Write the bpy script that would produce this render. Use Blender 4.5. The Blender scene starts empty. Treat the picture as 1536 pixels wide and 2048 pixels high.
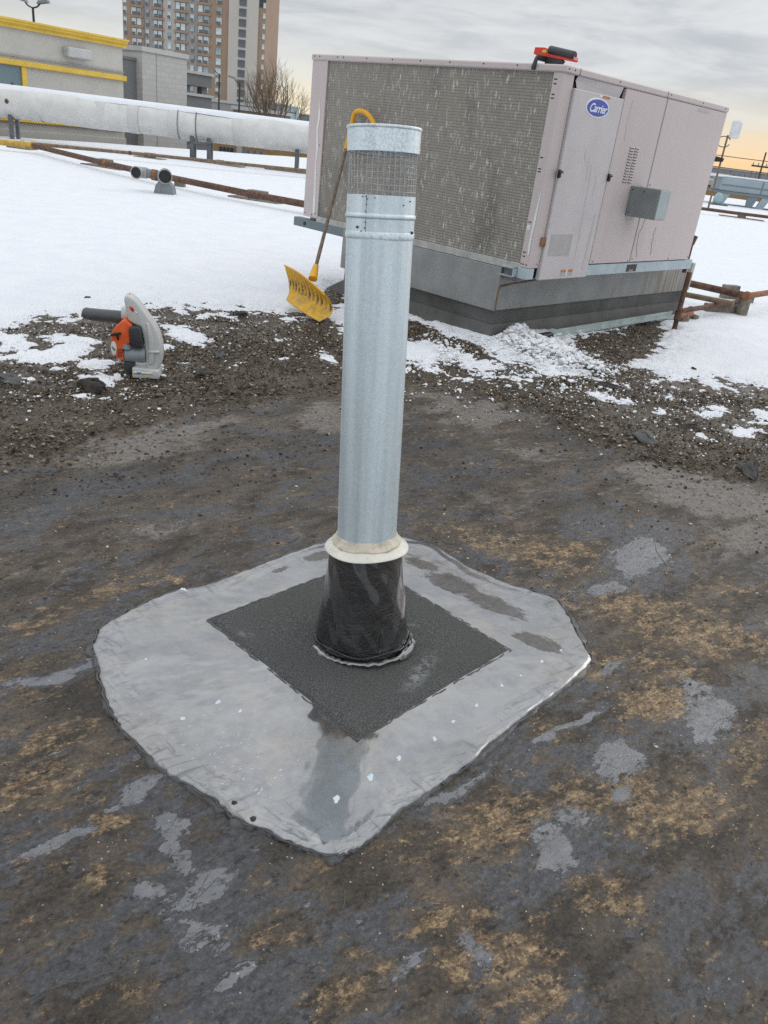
import bpy, math, random
import numpy as np
from mathutils import Vector, Matrix
random.seed(7); RNG = np.random.default_rng(11)
scene = bpy.context.scene
COL = scene.collection
R_ = math.radians

# ------------------------------------------------------------------ camera
F = 1576.0; HC = 1.55; VPX, VPY = -403.0, 3262.0          # solved from the photograph (1536 x 2048 px)
_d = np.array([VPX, VPY, F]); _d /= np.linalg.norm(_d); _up = -_d
_f = np.array([0, 0, 1.0]); _Y = _f - _up * (_f @ _up); _Y /= np.linalg.norm(_Y)
_X = np.cross(_Y, _up)
RW = np.array([_X, _Y, _up]); CAM = np.array([0, 0, HC])
cam = bpy.data.cameras.new('camera'); co = bpy.data.objects.new('camera', cam); COL.objects.link(co)
cam.sensor_fit = 'VERTICAL'; cam.sensor_height = 24; cam.lens = 24 * F / 2048
cam.clip_start = 0.05; cam.clip_end = 3000
_m = Matrix.Identity(4)
for i, a in enumerate((RW @ [1, 0, 0], RW @ [0, -1, 0], RW @ [0, 0, -1], CAM)):
    for j in range(3): _m[j][i] = a[j]
co.matrix_world = _m
scene.camera = co

# ------------------------------------------------------------------ world: overcast sky, low evening glow
SUN_EL, SUN_AZ = 24, 50                                    # degrees; azimuth from +Y towards +X
w = bpy.data.worlds.new('World'); scene.world = w; w.use_nodes = True
nt = w.node_tree; nt.nodes.clear()
def wn(t, **k):
    n = nt.nodes.new(t)
    for a, b in k.items(): setattr(n, a, b)
    return n
def wmath(op, a, b=None, c=None, clamp=False):
    n = wn('ShaderNodeMath', operation=op, use_clamp=clamp)
    for i, x in enumerate((a, b, c)):
        if x is None: continue
        if isinstance(x, (int, float)): n.inputs[i].default_value = x
        else: nt.links.new(x, n.inputs[i])
    return n.outputs[0]
def wmix(fac, a, b):
    n = wn('ShaderNodeMix', data_type='RGBA')
    for s, x in ((n.inputs[0], fac), (n.inputs[6], a), (n.inputs[7], b)):
        if isinstance(x, (int, float)): s.default_value = x
        elif isinstance(x, tuple): s.default_value = (*x, 1)
        else: nt.links.new(x, s)
    return n.outputs[2]
def wsmooth(x, a, b):
    n = wn('ShaderNodeMapRange', interpolation_type='SMOOTHSTEP')
    nt.links.new(x, n.inputs[0]); n.inputs[1].default_value = a; n.inputs[2].default_value = b
    return n.outputs[0]
tc = wn('ShaderNodeTexCoord'); sep = wn('ShaderNodeSeparateXYZ'); nt.links.new(tc.outputs['Generated'], sep.inputs[0])
sx, sy, sz = sep.outputs
mp = wn('ShaderNodeMapping'); mp.inputs['Scale'].default_value = (1.6, 1.6, 9.0); mp.inputs['Rotation'].default_value = (R_(3), R_(-4), 0)
nt.links.new(tc.outputs['Generated'], mp.inputs[0])
def wnoise(scale, detail, rough, dist=0.0, off=(0, 0, 0)):
    m2 = wn('ShaderNodeMapping'); m2.inputs['Location'].default_value = off; nt.links.new(mp.outputs[0], m2.inputs[0])
    n = wn('ShaderNodeTexNoise'); n.inputs['Scale'].default_value = scale; n.inputs['Detail'].default_value = detail
    n.inputs['Roughness'].default_value = rough; n.inputs['Distortion'].default_value = dist; nt.links.new(m2.outputs[0], n.inputs['Vector'])
    return n.outputs[0]
n1 = wnoise(1.7, 7, .60, .5); n2 = wnoise(5.2, 6, .62, .7, (3, 1, 5))
cloud = wmath('ADD', wmath('MULTIPLY', n1, .65), wmath('MULTIPLY', n2, .35))
cl = wsmooth(cloud, .38, .60)
grey = wmix(cl, (.54, .575, .62), (.77, .79, .805))
# brighter overhead, as an overcast sky is
lift = wmath('MULTIPLY_ADD', wsmooth(sz, .06, .9), .85, .97)
vm = wn('ShaderNodeVectorMath', operation='SCALE'); nt.links.new(grey, vm.inputs[0]); nt.links.new(lift, vm.inputs['Scale'])
# glow along the horizon below the cloud sheet
az = wmath('ARCTAN2', sx, sy)
gside = wsmooth(az, -.25, .45)
zz = wmath('ADD', sz, wmath('MULTIPLY', wmath('SUBTRACT', cloud, .5), .10))
glow = wmath('SUBTRACT', 1.0, wsmooth(zz, .008, .095))
ahead = wsmooth(sy, -.1, .6)
glow = wmath('MULTIPLY', glow, ahead)
gcol = wmix(gside, (1.05, .90, .58), (1.05, .66, .30))
cream = wmix(gside, (.98, .94, .78), (.98, .87, .63))
core = wmath('SUBTRACT', 1.0, wsmooth(zz, .0, .055))
gc = wmix(core, cream, gcol)
skyc = wmix(wmath('MULTIPLY', glow, .88), vm.outputs[0], gc)
nish = wn('ShaderNodeTexSky', sky_type='NISHITA'); nish.sun_disc = False
nish.sun_elevation = R_(SUN_EL); nish.sun_rotation = R_(SUN_AZ)
sc10 = wn('ShaderNodeVectorMath', operation='SCALE'); nt.links.new(skyc, sc10.inputs[0]); sc10.inputs['Scale'].default_value = 10.0
fin = wmix(.96, nish.outputs[0], sc10.outputs[0])
bg = wn('ShaderNodeBackground'); bg.inputs['Strength'].default_value = .1; nt.links.new(fin, bg.inputs[0])
wo = wn('ShaderNodeOutputWorld'); nt.links.new(bg.outputs[0], wo.inputs[0])

sl = bpy.data.lights.new('sun', 'SUN'); sl.energy = .55; sl.angle = R_(35); sl.color = (1, .95, .88)
so = bpy.data.objects.new('sun', sl); COL.objects.link(so)
_sd = Vector((math.sin(R_(SUN_AZ)) * math.cos(R_(SUN_EL)), math.cos(R_(SUN_AZ)) * math.cos(R_(SUN_EL)), math.sin(R_(SUN_EL))))
so.rotation_euler = _sd.to_track_quat('Z', 'Y').to_euler(); so.location = (8, 4, 12)
scene.view_settings.view_transform = 'Standard'; scene.view_settings.look = 'None'
scene.view_settings.exposure = 0.0; scene.view_settings.gamma = 1.0
scene.cycles.use_denoising = False
scene.cycles.max_bounces = 6; scene.cycles.diffuse_bounces = 3; scene.cycles.glossy_bounces = 3

# ------------------------------------------------------------------ pixel helpers (a direction only; distance from a surface)
def ray(px, py):
    v = np.array([px - 768.0, py - 1024.0, F]); return RW @ (v / np.linalg.norm(v))
def onplane(px, py, p0, n):
    r = ray(px, py); n = np.asarray(n, float); return CAM + r * (((np.asarray(p0) - CAM) @ n) / (r @ n))
def gnd(px, py, z=0.0): return onplane(px, py, (0, 0, z), (0, 0, 1))
def aty(px, py, y): return onplane(px, py, (0, y, 0), (0, 1, 0))
def project(P):
    c = (np.asarray(P, float) - CAM) @ RW
    zc = np.maximum(c[..., 2], 1e-3)
    return 768 + F * c[..., 0] / zc, 1024 + F * c[..., 1] / zc
def sstep(x, a, b):
    t = np.clip((x - a) / (b - a), 0, 1); return t * t * (3 - 2 * t)

# ------------------------------------------------------------------ numpy noise
_LAT = RNG.random((256, 256))
def vnoise(x, y):
    xi = np.floor(x).astype(int); yi = np.floor(y).astype(int); fx = x - xi; fy = y - yi
    fx = fx * fx * (3 - 2 * fx); fy = fy * fy * (3 - 2 * fy)
    g = lambda a, b: _LAT[a & 255, b & 255]
    return (g(xi, yi) * (1 - fx) + g(xi + 1, yi) * fx) * (1 - fy) + (g(xi, yi + 1) * (1 - fx) + g(xi + 1, yi + 1) * fx) * fy
def fbm(x, y, o=4):
    s = 0; a = .5; t = 0
    for i in range(o):
        s = s + a * vnoise(x * 2 ** i + 17 * i, y * 2 ** i + 31 * i); t += a; a *= .55
    return s / t - .5

# ------------------------------------------------------------------ materials
class NT:
    def __init__(s, name):
        s.m = bpy.data.materials.new(name); s.m.use_nodes = True; s.t = s.m.node_tree
        s.b = s.t.nodes['Principled BSDF']; s._c = None
    def new(s, t, **k):
        n = s.t.nodes.new(t)
        for a, b in k.items(): setattr(n, a, b)
        return n
    def put(s, sock, x):
        if isinstance(x, (int, float)): sock.default_value = x
        elif isinstance(x, tuple): sock.default_value = (*x, 1) if len(x) == 3 and sock.type == 'RGBA' else x
        else: s.t.links.new(x, sock)
    def set(s, **k):
        for a, b in k.items(): s.put(s.b.inputs[a.replace('_', ' ')], b)
        return s
    def co(s, scale=(1, 1, 1), rot=(0, 0, 0), loc=(0, 0, 0)):
        if s._c is None: s._c = s.new('ShaderNodeTexCoord')
        m = s.new('ShaderNodeMapping'); m.inputs['Scale'].default_value = scale; m.inputs['Rotation'].default_value = rot
        m.inputs['Location'].default_value = loc
        if any(rot) and len(set(scale)) > 1:
            m.vector_type = 'TEXTURE'; m.inputs['Scale'].default_value = tuple(1 / q for q in scale)
        s.t.links.new(s._c.outputs['Object'], m.inputs[0]); return m.outputs[0]
    def noise(s, scale, detail=4, rough=.55, vec=None, dist=0.0):
        n = s.new('ShaderNodeTexNoise'); n.inputs['Scale'].default_value = scale; n.inputs['Detail'].default_value = detail
        n.inputs['Roughness'].default_value = rough; n.inputs['Distortion'].default_value = dist
        s.t.links.new(vec if vec is not None else s.co(), n.inputs['Vector']); return n.outputs[0]
    def voro(s, scale, feature='F1', out=0, vec=None, rnd=1.0):
        n = s.new('ShaderNodeTexVoronoi', feature=feature); n.inputs['Scale'].default_value = scale; n.inputs['Randomness'].default_value = rnd
        s.t.links.new(vec if vec is not None else s.co(), n.inputs['Vector']); return n.outputs[out]
    def wave(s, scale, dist=0.0, vec=None, direction='X', detail=2):
        n = s.new('ShaderNodeTexWave', bands_direction=direction); n.inputs['Scale'].default_value = scale; n.inputs['Distortion'].default_value = dist
        n.inputs['Detail'].default_value = detail
        s.t.links.new(vec if vec is not None else s.co(), n.inputs['Vector']); return n.outputs['Fac']
    def math(s, op, a, b=None, c=None, clamp=False):
        n = s.new('ShaderNodeMath', operation=op, use_clamp=clamp)
        for i, x in enumerate((a, b, c)):
            if x is not None: s.put(n.inputs[i], x)
        return n.outputs[0]
    def mul(s, a, b): return s.math('MULTIPLY', a, b)
    def add(s, a, b): return s.math('ADD', a, b)
    def step(s, x, a, b):
        n = s.new('ShaderNodeMapRange', interpolation_type='SMOOTHSTEP'); s.put(n.inputs[0], x)
        n.inputs[1].default_value = a; n.inputs[2].default_value = b; return n.outputs[0]
    def lerp(s, x, a, b):
        n = s.new('ShaderNodeMapRange'); s.put(n.inputs[0], x); n.inputs[3].default_value = a; n.inputs[4].default_value = b; return n.outputs[0]
    def mix(s, fac, a, b, blend='MIX'):
        n = s.new('ShaderNodeMix', data_type='RGBA', blend_type=blend)
        s.put(n.inputs[0], fac); s.put(n.inputs[6], a); s.put(n.inputs[7], b); return n.outputs[2]
    def ramp(s, fac, stops):
        n = s.new('ShaderNodeValToRGB'); s.put(n.inputs[0], fac); e = n.color_ramp.elements
        while len(e) < len(stops): e.new(.5)
        for q, (p, c) in zip(e, stops): q.position = p; q.color = (*c, 1)
        return n.outputs[0]
    def attr(s, name):
        n = s.new('ShaderNodeAttribute', attribute_name=name); return n.outputs['Fac']
    def sep(s, vec=None):
        n = s.new('ShaderNodeSeparateXYZ'); s.put(n.inputs[0], vec if vec is not None else s.co()); return n.outputs
    def bump(s, h, strength=.5, dist=.01):
        n = s.new('ShaderNodeBump'); n.inputs['Strength'].default_value = strength; n.inputs['Distance'].default_value = dist
        s.put(n.inputs['Height'], h); s.t.links.new(n.outputs[0], s.b.inputs['Normal']); return n
MAT = {}
def simple(name, col, rough=.6, metal=0.0, var=.12, nscale=6.0, bump=0.0, bscale=60.0, dirt=None, dirt_amt=.5, spec=None):
    N = NT(name); n = N.noise(nscale, 5, .6)
    lo = tuple(c * (1 - var) for c in col); hi = tuple(min(1, c * (1 + var)) for c in col)
    c = N.mix(N.step(n, .3, .7), lo, hi)
    if dirt:
        d = N.step(N.noise(nscale * 1.7, 6, .65, N.co(loc=(5, 3, 1))), .5, .72)
        c = N.mix(N.mul(d, dirt_amt), c, dirt)
    N.set(Base_Color=c, Roughness=N.lerp(N.noise(nscale * 3, 3), max(.02, rough - .1), min(1, rough + .1)), Metallic=metal)
    if spec is not None: N.set(Specular_IOR_Level=spec)
    if bump: N.bump(N.noise(bscale, 4), bump, .004)
    MAT[name] = N.m; return N.m

# -- roof felt: tar, mud, torn brown felt, dust
N = NT('roof_felt')
g = N.attr('gravel'); du = N.attr('dust'); oc = N.attr('ochre'); we = N.attr('wet'); dk = N.attr('dark')
sv = N.co(scale=(1, 1.8, 1), rot=(0, 0, R_(47)))
svf = N.co(scale=(1, 1.6, 1), rot=(0, 0, R_(36)))
med = N.noise(4.5, 10, .70, sv, .25); fine = N.noise(30, 7, .72, sv, .15); grit = N.noise(190, 3, .75); hf = N.noise(85, 5, .75)
base = N.ramp(N.add(N.mul(med, .62), N.mul(hf, .38)), [(.36, (.010, .008, .006)), (.46, (.046, .036, .027)), (.54, (.092, .072, .053)), (.66, (.20, .158, .115))])
blue = N.ramp(N.add(N.mul(fine, .55), N.mul(hf, .45)), [(.34, (.013, .0135, .015)), (.46, (.045, .046, .051)), (.56, (.078, .080, .088)), (.68, (.15, .153, .165))])
bm = N.step(N.add(N.add(N.mul(N.noise(2.3, 12, .74, sv, .3), .6), N.mul(N.noise(11, 9, .75, svf), .4)), N.math('MULTIPLY_ADD', we, .16, N.mul(N.add(oc, du), -.10))), .475, .535)
c = N.mix(bm, base, blue)
# torn, ochre felt backing
on = N.add(N.mul(N.noise(3.6, 13, .80, svf, .2), .9), N.mul(N.noise(17, 10, .78, svf), 1.1))
om = N.step(N.add(on, N.math('MULTIPLY_ADD', oc, .18, -.05)), 1.02, 1.14)
of_ = N.step(N.noise(70, 6, .75, svf), .36, .58)
om = N.mul(om, N.math('MULTIPLY_ADD', of_, .7, .25))
och = N.ramp(N.add(N.mul(N.noise(24, 8, .72, svf), .6), N.mul(hf, .4)), [(.36, (.06, .040, .023)), (.46, (.20, .132, .072)), (.54, (.36, .25, .14)), (.66, (.66, .49, .29))])
c = N.mix(om, c, och)
# mud / dust film
dn = N.step(N.add(N.mul(N.noise(4, 12, .76, sv, .2), 1.4), N.math('MULTIPLY_ADD', du, .55, -.28)), .66, .84)
dust = N.ramp(N.add(N.mul(N.noise(28, 7, .72), .5), N.mul(hf, .5)), [(.34, (.065, .056, .048)), (.5, (.185, .163, .146)), (.66, (.33, .30, .272))])
c = N.mix(N.mul(dn, .8), c, dust)
# bare tar puddles; the grey of the mirrored sky is put into their colour
pn = N.step(N.add(N.add(N.mul(N.noise(5.0, 13, .78, sv, .2), 1.5), N.mul(N.noise(22, 8, .74, sv), .4)), N.math('MULTIPLY_ADD', we, .50, -.20)), 1.01, 1.03)
pit = N.step(N.add(N.noise(70, 5, .75), N.mul(N.noise(9, 3), .25)), .46, .52)
pm = N.mul(pn, pit)
c = N.mix(N.math('SUBTRACT', pn, pm), c, (.012, .012, .013))
c = N.mix(pm, c, N.ramp(N.noise(20, 5), [(.3, (.105, .108, .118)), (.7, (.165, .168, .182))]))
dkm = N.mul(dk, N.step(N.noise(9, 9, .74, sv), .40, .58))
c = N.mix(dkm, c, N.mix(hf, (.012, .012, .012), (.05, .048, .047)))
# flaked specks: dark scabs, pale scuffs
flk = N.noise(20, 10, .76, svf)
c = N.mix(N.mul(N.step(flk, .555, .60), .8), c, (.012, .011, .010))
c = N.mix(N.mul(N.step(flk, .385, .345), .40), c, (.24, .205, .17))
gc_ = N.ramp(N.noise(60, 6, .80), [(.36, (.010, .0075, .005)), (.5, (.055, .041, .027)), (.64, (.17, .130, .088))])
c = N.mix(N.step(N.add(g, N.mul(N.add(N.noise(8, 8, .74), -.5), 1.0)), .25, .6), c, gc_)
# pale grit
sp = N.voro(40, 'F1'); spm = N.mul(N.math('LESS_THAN', sp, .085), N.step(N.noise(5, 4), .47, .55))
c = N.mix(N.mul(spm, .8), c, (.50, .45, .36))
rough = N.mix(pm, N.lerp(N.noise(12, 5, .6), .50, .85), (.20, .20, .20))
rough = N.mix(N.mul(bm, N.math('SUBTRACT', 1.0, pm)), rough, (.38, .38, .38))
N.set(Base_Color=c, Roughness=rough, Specular_IOR_Level=N.math('MULTIPLY_ADD', pm, .5, .45))
hgt = N.add(N.mul(med, .7), N.add(N.mul(fine, .35), N.add(N.mul(hf, .16), N.mul(grit, .07))))
hgt = N.add(hgt, N.add(N.mul(om, .08), N.mul(pn, .05)))
N.bump(hgt, 1.0, .011)
MAT['roof_felt'] = N.m

# -- snow
N = NT('snow')
n = N.noise(3, 5, .6); sp = N.step(N.noise(95, 4, .80), .555, .63)
c = N.mix(N.step(n, .3, .7), (.76, .785, .83), (.82, .835, .865))
c = N.mix(N.mul(sp, N.attr('dirty')), c, (.22, .19, .155))
N.set(Base_Color=c, Roughness=.75, Specular_IOR_Level=.25)
N.bump(N.add(N.noise(45, 5, .7), N.mul(N.noise(6, 4), 1.2)), .45, .014); MAT['snow'] = N.m
N = NT('snow_clump')
c = N.mix(N.step(N.noise(24, 5, .7), .52, .68), (.84, .855, .88), (.50, .47, .43))
N.set(Base_Color=c, Roughness=.7, Specular_IOR_Level=.25); N.bump(N.noise(60, 4, .7), .6, .01); MAT['snow_clump'] = N.m

# -- stones
N = NT('gravel')
t = N.attr('tone')
c = N.ramp(t, [(0, (.018, .013, .008)), (.30, (.052, .038, .024)), (.52, (.105, .078, .050)), (.74, (.19, .148, .10)), (.90, (.36, .295, .21)), (1, (.60, .53, .42))])
N.set(Base_Color=c, Roughness=.7); MAT['gravel'] = N.m

# -- fresh tar coating (glossy, mirrors the sky) on the repair patch
N = NT('tar_coating')
sm = N.noise(3.2, 8, .62, None, 1.2); smf = N.noise(24, 6, .7, N.co(scale=(1, 2.5, 1), rot=(0, 0, R_(35))), 1.0)
c = N.ramp(sm, [(.3, (.040, .041, .046)), (.5, (.056, .057, .063)), (.7, (.074, .075, .081))])
c = N.mix(N.mul(N.step(N.noise(3.4, 11, .74, N.co(loc=(3, 7, 0)), .4), .50, .62), .7), c, (.13, .095, .06))
c = N.mix(N.mul(N.step(N.noise(26, 8, .74, N.co(scale=(1, 2.2, 1), rot=(0, 0, R_(30)))), .53, .60), .55), c, (.015, .015, .016))
c = N.mix(N.mul(N.step(N.noise(9, 9, .75, N.co(loc=(1, 2, 0)), 1.5), .60, .68), .7), c, (.02, .02, .02))
mudm = N.step(N.add(N.mul(N.noise(12, 12, .8, N.co(scale=(1, 3.0, 1), rot=(0, 0, R_(-22)))), 2.0), N.mul(N.attr('mud'), .75)), 1.42, 1.46)
c = N.mix(mudm, c, N.ramp(N.noise(50, 5, .7), [(.35, (.028, .024, .020)), (.65, (.085, .073, .060))]))
edg = N.attr('edge')
brush = N.noise(9, 8, .72, N.co(scale=(1, 5.0, 1), rot=(0, 0, R_(33))), .5); brush2 = N.noise(9, 8, .72, N.co(scale=(1, 5.0, 1), rot=(0, 0, R_(-38))), .5)
brm = N.mul(N.math('MAXIMUM', N.step(brush, .54, .60), N.step(brush2, .55, .61)), N.math('MULTIPLY_ADD', edg, .62, .03))
c = N.mix(brm, c, (.030, .030, .032))
c = N.mix(N.mul(N.step(N.noise(5, 10, .75, N.co(loc=(9, 4, 0))), .54, .62), .5), c, (.10, .102, .11))
c = N.mix(N.mul(N.step(N.noise(2.6, 11, .76, N.co(loc=(1, 9, 0))), .56, .64), .55), c, (.125, .095, .062))
scm_ = N.mul(N.attr('scuff'), N.step(N.noise(60, 6, .75, N.co(scale=(1, 2.4, 1), rot=(0, 0, R_(-50)))), .45, .52))
c = N.mix(scm_, c, (.012, .012, .012))
dots = N.voro(34, 'F1', 0, N.co(loc=(.3, .1, 0))); dm = N.mul(N.math('LESS_THAN', dots, .09), N.step(N.noise(5, 3), .44, .54))
c = N.mix(dm, c, (.012, .012, .012))
N.set(Base_Color=c, Roughness=N.lerp(N.noise(10, 7, .7, None, .8), .10, .36), Specular_IOR_Level=.9,
      Coat_Weight=N.mul(N.math('SUBTRACT', 1.0, N.mul(mudm, .9)), N.math('SUBTRACT', N.lerp(N.step(N.add(N.mul(N.noise(3.2, 10, .74, N.co(loc=(2, 2, 0))), .7), N.mul(N.noise(38, 7, .78), .3)), .38, .58), .70, 1.0), N.mul(brm, .55))), Coat_IOR=3.05, Coat_Roughness=N.lerp(N.noise(13, 8, .76, None, .3), -.06, .21))
N.bump(N.add(N.mul(sm, .6), N.add(N.mul(smf, .35), N.add(N.mul(brm, .12), N.mul(N.noise(120, 4, .75), .11)))), .30, .012)
MAT['tar_coating'] = N.m
N = NT('tar_edge')
N.set(Base_Color=N.ramp(N.noise(30, 6, .7), [(.35, (.012, .012, .013)), (.65, (.07, .07, .074))]), Roughness=.32, Specular_IOR_Level=.8, Coat_Weight=.5, Coat_Roughness=.2)
N.bump(N.noise(60, 6, .75), .8, .012); MAT['tar_edge'] = N.m
# -- granulated cap sheet
N = NT('cap_sheet')
gr = N.noise(260, 4, .85); c = N.ramp(gr, [(.36, (.012, .0125, .0125)), (.5, (.055, .057, .056)), (.62, (.16, .164, .156))])
c = N.mix(N.mul(N.step(N.noise(3.5, 6, .6), .45, .7), .35), c, (.055, .056, .046))
pk = N.voro(70, 'F1'); c = N.mix(N.mul(N.math('LESS_THAN', pk, .07), .7), c, (.3, .3, .28))
c = N.mix(N.mul(N.attr('smudge'), N.step(N.noise(45, 8, .8), .44, .56)), c, (.24, .245, .25))
N.set(Base_Color=c, Roughness=.82); N.bump(gr, .6, .004); MAT['cap_sheet'] = N.m
# -- black mastic on the cone
N = NT('black_mastic')
ms = N.noise(13, 8, .68, None, 1.6)
N.set(Base_Color=N.mix(N.step(N.noise(9, 7, .7), .60, .70), (.004, .004, .0045), (.018, .016, .011)), Roughness=N.lerp(N.noise(20, 5), .10, .30), Specular_IOR_Level=.6, Coat_Weight=.9, Coat_IOR=1.5, Coat_Roughness=.05)
N.bump(N.add(ms, N.mul(N.noise(55, 6, .75), .35)), .75, .016); MAT['black_mastic'] = N.m
# -- galvanised steel
def galv(name, tint=(.50, .56, .60), rough=.42, spangle=.5, metal=.75):
    N = NT(name)
    v = N.voro(230, 'F1', 1); sepc = N.new('ShaderNodeSeparateColor'); N.t.links.new(v, sepc.inputs[0])
    st = N.noise(22, 4, .55, N.co(scale=(1, 1, .035)))
    k = N.add(N.mul(sepc.outputs[0], spangle), N.math('MULTIPLY_ADD', st, 1.0, -.02))  # st paints upright reflection streaks into the zinc colour
    lo = tuple(a * .62 for a in tint); hi = tuple(min(1, a * 1.14) for a in tint)
    c = N.mix(N.step(k, .1, 1.0), lo, hi)
    d = N.step(N.noise(30, 6, .75, N.co(scale=(1, 1, .25))), .66, .74)
    c = N.mix(N.mul(d, .5), c, (.62, .66, .68))
    N.set(Base_Color=c, Metallic=metal, Roughness=N.lerp(N.noise(16, 5, .6), rough - .1, rough + .12))
    N.bump(N.add(N.noise(9, 3, .5), N.mul(st, .8)), .14, .01); MAT[name] = N.m
galv('galvanised', (.68, .775, .82), .46, .14, .5); galv('galvanised_spangled', (.68, .76, .80), .42, .5, .5)
simple('wire_steel', (.42, .43, .43), .45, .6, .15, 40)
simple('dark_steel', (.10, .11, .12), .55, .3, .25, 10)
simple('collar_paint', (.70, .68, .60), .5, 0, .06, 20, .15, 90, (.40, .30, .18), .35)
simple('sealant', (.58, .52, .42), .6, 0, .15, 25, .4, 60, (.32, .22, .13), .5)
# -- rooftop unit paint: faded pinkish beige with streaks
N = NT('unit_paint')
st = N.noise(3.5, 6, .6, N.co(scale=(2.2, 2.2, .28))); bl = N.noise(1.1, 4, .5)
c = N.mix(N.step(bl, .35, .7), (.535, .475, .468), (.575, .495, .483))
c = N.mix(N.mul(N.step(st, .52, .72), .55), c, (.54, .43, .42))
c = N.mix(N.mul(N.step(N.noise(5, 7, .7, N.co(scale=(3, 3, .3), loc=(4, 2, 0))), .60, .72), .35), c, (.45, .40, .395))
N.set(Base_Color=c, Roughness=.55, Specular_IOR_Level=.35); N.bump(N.noise(2.2, 3), .08, .02); MAT['unit_paint'] = N.m
simple('unit_paint_fresh', (.54, .505, .51), .5, 0, .05, 3)
simple('pale_scrape', (.72, .74, .73), .5, 0, .08, 8)
# -- coil fins with hail-bent pale flecks
N = NT('coil_fins')
xyz = N.sep(); uu = xyz[1]; zz_ = xyz[2]
rows = N.math('PINGPONG', N.mul(zz_, 45.0), .5); rl = N.step(rows, .05, .30)
fins = N.noise(1, 4, .75, N.co(scale=(1, 150, 6)))
gm = N.noise(1, 2, .5, N.co(scale=(1, 90, 90)))
c = N.ramp(N.add(N.mul(fins, .7), N.mul(gm, .3)), [(.28, (.16, .15, .132)), (.5, (.275, .258, .228)), (.72, (.42, .395, .35))])
c = N.mix(N.mul(N.math('SUBTRACT', 1.0, rl), .16), c, (.10, .093, .08))
big = N.noise(1.6, 3, .5); c = N.mix(N.mul(N.step(big, .45, .7), .4), c, (.30, .255, .20))
c = N.mix(N.mul(N.step(N.noise(2.6, 5, .6, N.co(scale=(1, 1, .5), loc=(0, 5, 2))), .5, .7), .45), c, (.10, .095, .085))
fl = N.voro(1.0, 'F1', 0, N.co(scale=(1, 34, 7.5))); flm = N.mul(N.math('LESS_THAN', fl, .23), N.step(N.noise(14, 3), .48, .6))
fl2 = N.voro(1.0, 'F1', 0, N.co(scale=(1, 66, 10), loc=(0, 3, 5))); flm2 = N.mul(N.math('LESS_THAN', fl2, .30), N.step(N.noise(9, 3, .5, N.co(loc=(2, 2, 2))), .45, .55))
c = N.mix(N.math('MAXIMUM', N.mul(flm, .8), N.mul(flm2, .45)), c, (.64, .62, .56))
N.set(Base_Color=c, Roughness=.6, Metallic=.2); N.bump(N.add(fins, rl), .5, .006); MAT['coil_fins'] = N.m
simple('tube_row', (.115, .108, .093), .6, .2, .2, 8)
simple('flashing_grey', (.19, .195, .195), .5, .35, .22, 4, .15, 40, (.11, .10, .09), .5)
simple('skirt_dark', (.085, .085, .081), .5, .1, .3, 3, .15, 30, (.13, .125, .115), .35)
simple('rail_blue', (.40, .48, .52), .5, .1, .12, 5, 0, 40, (.34, .32, .28), .5)
simple('pale_green_metal', (.40, .47, .46), .5, .1, .12, 6, 0, 40, (.2, .2, .18), .4)
simple('strip_pale', (.42, .42, .40), .5, .2, .15, 8, 0, 40, (.25, .22, .17), .5)
simple('grey_box', (.215, .235, .235), .55, .1, .1, 6); simple('grey_box_lit', (.36, .41, .42), .55, .1, .1, 6)
simple('rust', (.125, .068, .045), .85, 0, .45, 14, .5, 60, (.045, .032, .027), .7)
simple('rust_orange', (.27, .12, .062), .85, 0, .4, 14, .5, 60, (.09, .045, .03), .6)
simple('rust_stain', (.19, .115, .055), .85, 0, .3, 12)
simple('yellow_gas_paint', (.55, .36, .07), .6, 0, .2, 9, .1, 40, (.2, .11, .05), .5)
simple('brown_pipe', (.20, .14, .09), .8, 0, .3, 9, .2, 40, (.09, .05, .03), .6)
simple('weathered_wood', (.20, .175, .14), .85, 0, .3, 16, .4, 50)
simple('black', (.012, .012, .013), .5, 0, .2, 20)
simple('screw', (.03, .025, .025), .5, .4, .2, 40)
simple('screw_pale', (.2, .17, .16), .5, .4, .2, 40)
simple('logo_blue', (.045, .075, .42), .35, 0, .05, 8); simple('logo_white', (.78, .80, .84), .4, 0, .03, 8)
simple('sticker_white', (.72, .71, .68), .6, 0, .1, 20); simple('sticker_orange', (.50, .19, .06), .6, 0, .2, 20)
simple('sticker_grey', (.42, .405, .405), .6, 0, .06, 20)
simple('sticker_blue', (.06, .25, .62), .5); simple('sticker_yellow', (.7, .5, .05), .5)
simple('red_plastic', (.72, .035, .018), .4, 0, .08, 20); simple('orange_plastic', (.75, .115, .022), .42, 0, .1, 14)
simple('dark_plastic', (.035, .038, .042), .45, 0, .15, 14); simple('grey_tube_plastic', (.075, .08, .085), .4, 0, .12, 10, 0, 30, (.15, .14, .13), .3)
simple('light_grey_plastic', (.56, .57, .55), .45, 0, .05, 12, 0, 40, (.36, .34, .30), .25); simple('tank_plastic', (.27, .30, .32), .3, 0, .1, 10)
N = NT('yellow_shovel')
rb = N.noise(14, 7, .72, None, .8)
c = N.mix(N.step(rb, .46, .66), (.72, .40, .012), (.40, .26, .06))
c = N.mix(N.mul(N.attr('rib_tone'), N.step(N.noise(26, 6, .7), .38, .55)), c, (.05, .04, .035))
N.set(Base_Color=c, Roughness=.5); MAT['yellow_shovel'] = N.m
simple('yellow_grip', (.76, .38, .015), .45, 0, .08, 14)
simple('handle_wood', (.17, .125, .09), .8, 0, .3, 20, .3, 60, (.09, .07, .055), .6)
simple('insulation', (.66, .655, .63), .5, .15, .07, 2.5, .3, 6, (.56, .55, .53), .6)
simple('insulation_band', (.60, .60, .585), .55, .1, .06, 3)
simple('steel_leg', (.14, .155, .17), .6, .3, .15, 4)
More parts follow.
